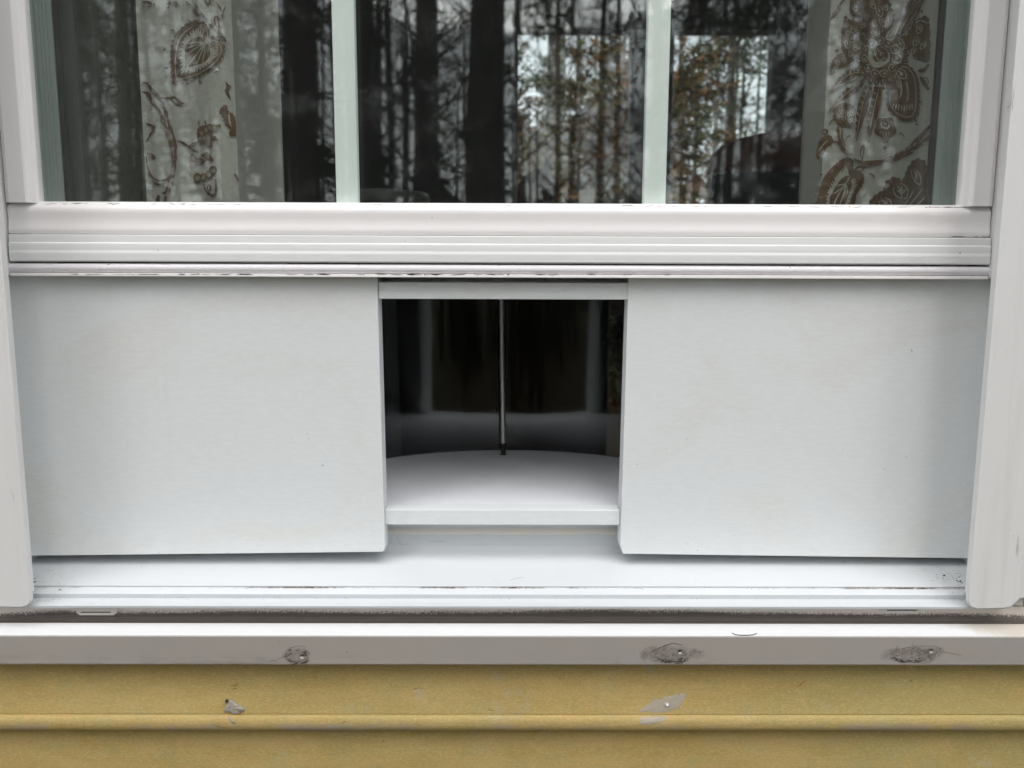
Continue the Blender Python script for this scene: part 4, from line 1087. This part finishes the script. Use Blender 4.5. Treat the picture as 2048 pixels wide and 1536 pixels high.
# =================================================================== the room behind
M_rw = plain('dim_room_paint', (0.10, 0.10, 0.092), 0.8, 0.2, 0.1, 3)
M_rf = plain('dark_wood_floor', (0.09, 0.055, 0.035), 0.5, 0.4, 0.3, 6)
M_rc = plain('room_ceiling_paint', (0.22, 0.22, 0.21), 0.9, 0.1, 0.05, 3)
RX, RY, RZ0, RZ1 = 1.88, 2.75, 0.35, 2.80
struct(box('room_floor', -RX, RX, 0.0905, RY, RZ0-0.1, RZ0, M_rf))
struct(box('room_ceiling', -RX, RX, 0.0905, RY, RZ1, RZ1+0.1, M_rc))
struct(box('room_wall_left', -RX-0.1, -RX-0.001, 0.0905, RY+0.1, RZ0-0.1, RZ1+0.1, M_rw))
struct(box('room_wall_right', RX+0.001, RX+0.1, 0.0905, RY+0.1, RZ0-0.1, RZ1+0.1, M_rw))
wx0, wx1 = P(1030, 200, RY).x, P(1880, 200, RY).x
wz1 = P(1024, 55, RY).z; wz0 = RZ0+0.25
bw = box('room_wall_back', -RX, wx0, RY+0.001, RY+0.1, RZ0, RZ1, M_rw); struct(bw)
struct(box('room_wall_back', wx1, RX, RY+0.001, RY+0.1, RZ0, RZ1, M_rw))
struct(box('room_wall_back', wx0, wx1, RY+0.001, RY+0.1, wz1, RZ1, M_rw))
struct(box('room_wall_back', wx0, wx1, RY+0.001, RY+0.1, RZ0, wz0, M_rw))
fw = thing('far_window', 'bright three-part window across the dim room, trees showing through it', 'window', ((wx0+wx1)/2, RY, wz0))
M_ff = plain('far_frame_paint', (0.30, 0.32, 0.31), 0.5)
mull = [(1020, 1036), (1262, 1346), (1543, 1626), (1862, 1890)]
for i, (a, b) in enumerate(mull):
    xa, xb = P(a, 200, RY-0.03).x, P(b, 200, RY-0.03).x
    box('frame_post', xa, xb, RY-0.03, RY+0.05, wz0, wz1, M_ff if i == 0 else M_rw, fw, 0.004)
box('frame_head', wx0-0.02, wx1+0.02, RY-0.032, RY+0.05, wz1-0.012, wz1+0.03, M_rw, fw, 0.004)
box('frame_sill', wx0-0.02, wx1+0.02, RY-0.04, RY+0.05, wz0-0.03, wz0-0.0005, M_ff, fw, 0.004)
for (a, b) in ((1036, 1262), (1346, 1543), (1626, 1862)):
    box('pane', P(a, 200, RY+0.01).x, P(b, 200, RY+0.01).x, RY+0.010, RY+0.014, wz0, wz1-0.013, M_glass_in, fw)
# white round-topped pedestal table
M_wt = plain('pale_table_paint', (0.42, 0.42, 0.40), 0.4, 0.4)
ty = 0.95; tc = P(752, 382, ty); tr = (P(850, 382, ty).x-P(655, 382, ty).x)/2
tb = thing('pedestal_table', 'pale round-topped pedestal table in the dim room behind the left grille bar', 'table', (tc.x, ty+tr, RZ0))
zt = P(752, 376, ty).z
lathe('table_top', [(0, zt), (tr*0.96, zt), (tr, zt-0.006), (tr, zt-0.016), (tr*0.95, zt-0.022), (0, zt-0.022)], tc.x, ty+tr, M_wt, tb, 48)
lathe('column', [(0.028, zt-0.022), (0.022, zt-0.2), (0.034, RZ0+0.5), (0.026, RZ0+0.05)], tc.x, ty+tr, M_wt, tb, 20)
lathe('foot', [(0, RZ0+0.055), (0.05, RZ0+0.05), (0.15, RZ0+0.02), (0.155, RZ0+0.001), (0, RZ0+0.001)], tc.x, ty+tr, M_wt, tb, 32)
# dark jug on a tall cabinet
M_bw = plain('dark_brown_glaze', (0.17, 0.055, 0.035), 0.5, 0.3)
jy = 1.75
cz = P(1070, 413, jy).z; cxx = P(1070, 400, jy).x
cb = thing('cabinet', 'dark tall cabinet standing under the brown jug in the dim room', 'cabinet', (cxx, jy, RZ0))
M_cab = plain('dark_cabinet_wood', (0.045, 0.03, 0.022), 0.5, 0.3)
box('body', cxx-0.22, cxx+0.22, jy-0.1, jy+0.25, RZ0+0.06, cz-0.02, M_cab, cb, 0.003)
box('top_board', cxx-0.24, cxx+0.24, jy-0.12, jy+0.26, cz-0.02, cz, M_cab, cb, 0.003)
box('door', cxx-0.215, cxx-0.003, jy-0.118, jy-0.1005, RZ0+0.1, cz-0.03, M_cab, cb, 0.003)
box('door', cxx+0.003, cxx+0.215, jy-0.118, jy-0.1005, RZ0+0.1, cz-0.03, M_cab, cb, 0.003)
box('plinth', cxx-0.2, cxx+0.2, jy-0.08, jy+0.24, RZ0+0.001, RZ0+0.06, M_cab, cb)
jug = thing('jug', 'dark brown angular jug silhouetted against the far window', 'jug', (cxx, jy, cz))
ol = [(1034, 411), (1034, 385), (1042, 372), (1043, 357), (1060, 348), (1078, 337), (1092, 336), (1098, 348), (1102, 378), (1104, 411)]
plate_y('body', [(P(a, b, jy).x, P(a, b, jy).z) for a, b in ol], jy-0.045, jy+0.045, M_bw, jug, bev=0.008)
V, F = tube_data([P(1100, 350, jy), P(1112, 358, jy), P(1116, 380, jy), P(1104, 398, jy)], [0.006, 0.007, 0.007, 0.006], 8)
from_data('handle', V, F, M_bw, jug, smooth=60)
# high-backed chair, dark red over navy
ay = 1.25
def X_(px): return P(px, 340, ay).x
def Z_(py): return P(1530, py, ay).z
ch = thing('chair', 'dark red and navy high-backed chair in the dim room behind the right pane', 'chair', (X_(1530), ay, RZ0))
M_red = plain('dark_red_cloth', (0.45, 0.075, 0.05), 0.85, 0.1, 0.25, 30); M_navy = plain('navy_cloth', (0.030, 0.036, 0.07), 0.85, 0.1, 0.25, 30); M_pipe = plain('pale_piping', (0.55, 0.52, 0.46), 0.7)
bo = [(X_(1424), Z_(345)), (X_(1428), Z_(320)), (X_(1440), Z_(296)), (X_(1462), Z_(284)), (X_(1510), Z_(272)), (X_(1580), Z_(268)), (X_(1640), Z_(272)), (X_(1665), Z_(290)), (X_(1668), Z_(345))]
plate_y('head_cushion', bo, ay-0.05, ay+0.06, M_red, ch, bev=0.015)
box('backrest', X_(1422), X_(1668), ay-0.045, ay+0.06, RZ0+0.45, Z_(345)-0.001, M_navy, ch, 0.02)
box('seat', X_(1400), X_(1690), ay+0.06, ay+0.52, RZ0+0.38, RZ0+0.50, M_navy, ch, 0.03)
for xx in (X_(1430), X_(1660)):
    for yy in (ay-0.02, ay+0.46):
        box('leg', xx-0.022, xx+0.022, yy-0.022, yy+0.022, RZ0+0.001, RZ0+0.45 if yy < ay else RZ0+0.38, M_cab, ch, 0.004)
V, F = tube_data([P(a, b, ay-0.052) for a, b in ((1446, 290), (1434, 304), (1427, 322), (1423, 345), (1421, 372), (1424, 395))], 0.0028, 8)
from_data('piping', V, F, M_pipe, ch, smooth=60)

# =================================================================== outdoors
def ground_mat():
    t = NT('leaf_strewn_lawn')
    a = t.noise(0.6, 4, 0.6); b = t.noise(9, 5, 0.7); v = t.voro(22)
    col = t.mix(t.mapr(a, 0.4, 0.6), (0.055, 0.048, 0.026), (0.07, 0.048, 0.03))
    col = t.mix(t.mapr(b, 0.4, 0.65), col, (0.045, 0.052, 0.022))
    col = t.mix(t.mapr(v.outputs['Distance'], 0.1, 0.3, 0.7, 0), col, (0.10, 0.058, 0.03))
    t.bsdf(col, 0.9, 0.1, t.bump(b, 0.6, 0.03)); return t.m
g = from_data('ground', [(-260, -260, 0), (260, -260, 0), (260, 260, 0), (-260, 260, 0)], [(0, 1, 2, 3)], ground_mat()); struct(g)
def bark(name, base):
    t = NT(name); n1 = t.noise(14, 5, 0.7, stretch=(1, 1, 0.15)); col = t.mix(t.mapr(n1, 0.35, 0.65), tuple(c*0.55 for c in base), tuple(c*1.25 for c in base))
    t.bsdf(col, 0.95, 0.1, t.bump(n1, 0.8, 0.02)); return t.m
def leafm(name, a, b):
    t = NT(name); n1 = t.noise(1.3, 4, 0.6); col = t.mix(t.mapr(n1, 0.35, 0.65), a, b)
    t.bsdf(col, 0.8, 0.15); return t.m
M_bark = bark('pine_bark', (0.06, 0.046, 0.036)); M_bark2 = bark('grey_bark', (0.10, 0.09, 0.08))
M_pine = leafm('pine_needles', (0.022, 0.040, 0.016), (0.055, 0.085, 0.032)); M_ever = leafm('evergreen_leaves', (0.015, 0.03, 0.012), (0.04, 0.07, 0.028)); M_rust = leafm('rust_leaves', (0.125, 0.058, 0.026), (0.060, 0.064, 0.025))
def rv(r): 
    while True:
        v = Vector((r.uniform(-1, 1), r.uniform(-1, 1), r.uniform(-1, 1)))
        if 0.05 < v.length < 1: return v.normalized()
def add(VF, v, f):
    n0 = len(VF[0]); VF[0].extend(v); VF[1].extend([tuple(n0+i for i in g_) for g_ in f])
def leafq(VF, p, s, r, flat=0.5):
    u = rv(r); u.z *= flat; w = u.cross(rv(r))
    if w.length < 1e-3: return
    w.normalize(); u.normalize()
    n0 = len(VF[0]); a, b = u*s, w*s*r.uniform(0.25, 0.5)
    VF[0].extend([p-a, p+b, p+a, p-b]); VF[1].append((n0, n0+1, n0+2, n0+3))
def make_tree(seed, kind):
    r = random.Random(seed); T = ([], []); L = ([], [])
    H = {'pine': 15, 'bare': 13, 'ever': 7.5, 'shrub': 2.6}[kind]*r.uniform(0.9, 1.1)
    R0 = {'pine': 0.17, 'bare': 0.12, 'ever': 0.10, 'shrub': 0.035}[kind]
    bx, by = r.uniform(-0.3, 0.3), r.uniform(-0.3, 0.3)
    def tp(h): f = h/H; return Vector((bx*math.sin(f*2.2), by*math.sin(f*1.7+0.4)-by*math.sin(0.4), h))
    def tr_(h): return R0*(1-0.82*h/H)+0.008 + R0*0.35*max(0, 1-h/0.5)
    hs_ = [0, 0.25, 0.6]+[H*k/9 for k in range(1, 10)]
    hs_ = sorted(set(round(h, 3) for h in hs_))
    add(T, *tube_data([tp(h) for h in hs_], [tr_(h) for h in hs_], 10))
    def limb(h, az, ln, rise, r0, leaves, tw):
        p = tp(h); pts = [p]; d = Vector((math.cos(az), math.sin(az), rise)).normalized()
        n = 5
        for i in range(n):
            d = (d+rv(r)*0.18+Vector((0, 0, 0.05 if kind != 'ever' else -0.03))).normalized(); pts.append(pts[-1]+d*ln/n)
        add(T, *tube_data(pts, [r0*(1-i/(n+0.6)) for i in range(n+1)], 5, False))
        for i in range(1, n+1):
            for k in range(tw):
                q = pts[i]-(pts[i]-pts[i-1])*r.random(); dd = ((pts[i]-pts[i-1]).normalized()+rv(r)*0.9).normalized(); tl = ln*r.uniform(0.15, 0.4)
                q2 = q+dd*tl*0.5+rv(r)*tl*0.08; q3 = q2+(dd+rv(r)*0.4)*tl*0.5
                add(T, *tube_data([q, q2, q3], [r0*0.28, r0*0.18, r0*0.06], 3, False))
                if kind == 'bare':
                    for z_ in range(2):
                        q4 = q2+(q3-q2)*r.random(); add(T, *tube_data([q4, q4+(dd+rv(r)*0.8)*tl*0.35], [r0*0.1, r0*0.04], 3, False))
                for z_ in range(leaves):
                    c = q2+(q3-q2)*r.random()*1.1+rv(r)*0.10*r.random()
                    leafq(L, c, r.uniform(0.03, 0.07) if kind != 'shrub' else r.uniform(0.022, 0.05), r)
    if kind == 'pine':
        for k in range(16): limb(H*r.uniform(0.14, 0.42), r.uniform(0, 6.28), r.uniform(0.5, 1.6), r.uniform(-0.2, 0.25), 0.018, 0 if r.random() < 0.7 else 5, 2)
        for k in range(34): h = H*r.uniform(0.36, 0.98); limb(h, r.uniform(0, 6.28), (1.1-h/H)*3.2+0.4, r.uniform(0.0, 0.5), 0.03, 24, 4)
    elif kind == 'bare':
        for k in range(34): h = H*r.uniform(0.2, 0.97); limb(h, r.uniform(0, 6.28), (1.15-h/H)*3.4+0.3, r.uniform(0.35, 1.0), 0.028, 1 if r.random() < 0.4 else 0, 5)
    elif kind == 'ever':
        for k in range(60): h = H*(0.04+0.94*(k/60)); limb(h, r.uniform(0, 6.28), (1.05-h/H)*1.7+0.15, r.uniform(-0.1, 0.35), 0.016, 24, 4)
    else:
        for k in range(30): h = H*r.uniform(0.02, 0.95); limb(h, r.uniform(0, 6.28), r.uniform(0.5, 1.1), r.uniform(0.1, 0.9), 0.012, 22, 4)
    def me(nm, VF, m):
        x = bpy.data.meshes.new(nm); x.from_pydata([tuple(v) for v in VF[0]], [], VF[1]); x.materials.append(m); x.update(); return x
    return me('trunk', T, M_bark if kind in ('pine', 'ever') else M_bark2), me('crown', L, {'pine': M_pine, 'ever': M_ever, 'bare': M_rust, 'shrub': M_rust}[kind])
KIND = {'pine': [make_tree(s, 'pine') for s in (1, 2, 3)], 'bare': [make_tree(s, 'bare') for s in (4, 5)], 'ever': [make_tree(s, 'ever') for s in (6, 7)], 'shrub': [make_tree(8, 'shrub')]}
NAMES = {'pine': ('pine_tree', 'tree'), 'bare': ('bare_tree', 'tree'), 'ever': ('evergreen_tree', 'tree'), 'shrub': ('leafy_shrub', 'shrub')}
trnd = random.Random(77)
def where(px, others):
    pane = 'left' if px < 690 else 'middle' if px < 1315 else 'right'
    lo, hi = {'left': (-1e9, 690), 'middle': (690, 1315), 'right': (1315, 1e9)}[pane]
    row = sorted(q for q in others if lo <= q < hi)
    k = row.index(px)
    ords = ['first', 'second', 'third', 'fourth', 'fifth', 'sixth', 'seventh', 'eighth', 'ninth', 'tenth', 'eleventh', 'twelfth']
    return pane, ords[k]
def plant(kind, x, y, label, group, sc=1.0, fat=1.0, var=0):
    nm, cat = NAMES[kind]
    t = thing(nm, label, cat, (x, y, 0), group)
    t.rotation_euler = (0, 0, trnd.uniform(0, 6.28)); t.scale = (sc*fat, sc*fat, sc)
    tm, cm = KIND[kind][var % len(KIND[kind])]
    for n_, m_ in (('trunk', tm), ('crown', cm)):
        o = bpy.data.objects.new(n_, m_); COL.objects.link(o); o.parent = t
    return t
# in front of the house (mirrored in the glass): px across the picture, distance, trunk width in px
GY = 0.002
def mirror_at(px, d): return ((px-1024)/FPX*(d+0.65), -d)
front = [(600, 7.0, 66), (735, 8.0, 44), (868, 9.0, 38), (955, 7.6, 62), (1590, 9.0, 42), (500, 12, 20), (645, 14, 16), (805, 16, 14), (1002, 11, 26), (1150, 18, 16), (1240, 20, 12),
         (1392, 15, 15), (1445, 18, 18), (1510, 21, 12), (200, 15, 20), (272, 10.5, 30), (345, 20, 14), (130, 22, 14), (1700, 17, 20), (1780, 12, 28), (1860, 21, 16), (30, 13, 30), (2010, 11, 34), (430, 24, 12), (560, 26, 14), (760, 22, 16), (1310, 25, 14)]
for i, (px, d, w) in enumerate(front):
    x, y = mirror_at(px, d); rad = w/FPX*(d+0.65)/2
    pn, od = where(px, [f_[0] for f_ in front])
    plant('pine', x, y, '%s dark pine trunk, %s from the left of those mirrored in the %s pane' % ('thick' if w > 36 else 'slim' if w > 17 else 'thin distant', od, pn), 'pines mirrored in the glass', 1.0, max(0.55, min(1.7, rad/0.155)), i)
bare_at = [(170, 16), (240, 24), (520, 20), (820, 25), (1130, 22), (1360, 17), (1420, 25), (1490, 19), (1660, 24), (1900, 17), (60, 26), (690, 28), (960, 27), (1560, 29), (120, 13), (300, 17), (470, 15), (560, 21), (770, 18), (840, 14), (1060, 16), (1200, 18), (1300, 14), (1600, 18), (1750, 20), (1830, 15)]
for i, (px, d) in enumerate(bare_at):
    x, y = mirror_at(px, d)
    pn, od = where(px, [f_[0] for f_ in bare_at])
    plant('bare', x, y, 'leafless twiggy grey tree, %s from the left of those mirrored in the %s pane' % (od, pn), 'bare trees mirrored in the glass', trnd.uniform(0.8, 1.1), 1.0, i)
ever_at = [(640, 10, 0.42), (1540, 11, 0.50), (1620, 12.5, 0.62), (780, 13, 0.5), (330, 13, 0.4), (900, 14, 0.5), (1480, 14, 0.45), (1740, 15, 0.55), (20, 15, 0.7), (1250, 15, 0.45), (440, 17, 0.5), (1980, 14, 0.6), (560, 16, 0.62), (1100, 17, 0.5)]
for i, (px, d, s) in enumerate(ever_at):
    x, y = mirror_at(px, d)
    pn, od = where(px, [f_[0] for f_ in ever_at])
    plant('ever', x, y, 'dense dark evergreen, %s from the left of those mirrored low in the %s pane' % (od, pn), 'evergreens mirrored in the glass', s*1.0, 1.25, i)
# behind the house, seen through the far window
back_at = [(1095, 8.0, 'pine', 0.9), (1150, 13, 'bare', 0.8), (1240, 11, 'pine', 0.55), (1190, 16, 'pine', 0.9), (1370, 9, 'bare', 0.7), (1450, 12, 'pine', 0.8), (1520, 10, 'bare', 0.7), (1650, 12, 'pine', 0.9), (1280, 18, 'bare', 1.0), (1120, 20, 'bare', 1.0), (1420, 19, 'bare', 1.0)]
ORDS = ['first', 'second', 'third', 'fourth', 'fifth', 'sixth', 'seventh', 'eighth', 'ninth', 'tenth', 'eleventh', 'twelfth']
for i, (px, d, k, s) in enumerate(back_at):
    p = P(px, 400, RY+d)
    plant(k, p.x, p.y, '%s outside the far window, %s of its kind from the left' % ({'pine': 'slim pine', 'bare': 'thin leafless tree'}[k], ORDS[sorted(q[0] for q in back_at if q[2] == k).index(px)]), 'trees beyond the far window', s, 0.8, i)
shrub_at = [(1080, 5.2, 1.02), (1170, 5.6, 1.12), (1250, 5.0, 1.1), (1210, 7.5, 1.35), (1380, 5.5, 1.05), (1470, 6.2, 1.1), (1560, 5.6, 1.0), (1130, 8.5, 1.3), (1660, 6.0, 1.1)]
for i, (px, d, s) in enumerate(shrub_at):
    p = P(px, 400, RY+d)
    plant('shrub', p.x, p.y, 'rust leaved shrub outside the far window, %s shrub from the left' % ORDS[sorted(q[0] for q in shrub_at).index(px)], 'shrubs beyond the far window', s*(1.25 if px < 1330 else 0.95), 1.0, i)
ev2_at = [(1225, 9.5, 0.36), (1110, 11, 0.40), (1330, 11, 0.45), (1480, 9.5, 0.40), (1600, 11, 0.6)]
for i, (px, d, s) in enumerate(ev2_at):
    p = P(px, 400, RY+d)
    plant('ever', p.x, p.y, 'small dark evergreen outside the far window, %s evergreen from the left' % ORDS[sorted(q[0] for q in ev2_at).index(px)], 'evergreens beyond the far window', s, 1.2, i)
# far woods all round, one mass
W_ = ([], []); r = random.Random(5)
for i in range(52000):
    a = r.uniform(0, 6.283); d = r.uniform(33, 48); top = 7+3.5*math.sin(a*9)+3*math.sin(a*23+1)+2*math.sin(a*51)
    z_ = max(0.2, top*(1-r.random()**1.6)) if r.random() < 0.82 else r.uniform(0.2, top*1.5)
    leafq(W_, Vector((d*math.cos(a), d*math.sin(a), z_)), r.uniform(0.09, 0.28), r, 0.9)
for i in range(320):
    a = r.uniform(0, 6.283); d = r.uniform(30, 46); h = r.uniform(9, 17); q = Vector((d*math.cos(a), d*math.sin(a), 0))
    add(W_, *tube_data([q, q+Vector((r.uniform(-.4, .4), r.uniform(-.4, .4), h))], [r.uniform(0.08, 0.2), 0.04], 5, False))
fwoods = from_data('far_woods', W_[0], W_[1], M_pine); fwoods['kind'] = 'stuff'; tag(fwoods, 'far line of woods closing the view all round the yard', 'woods')
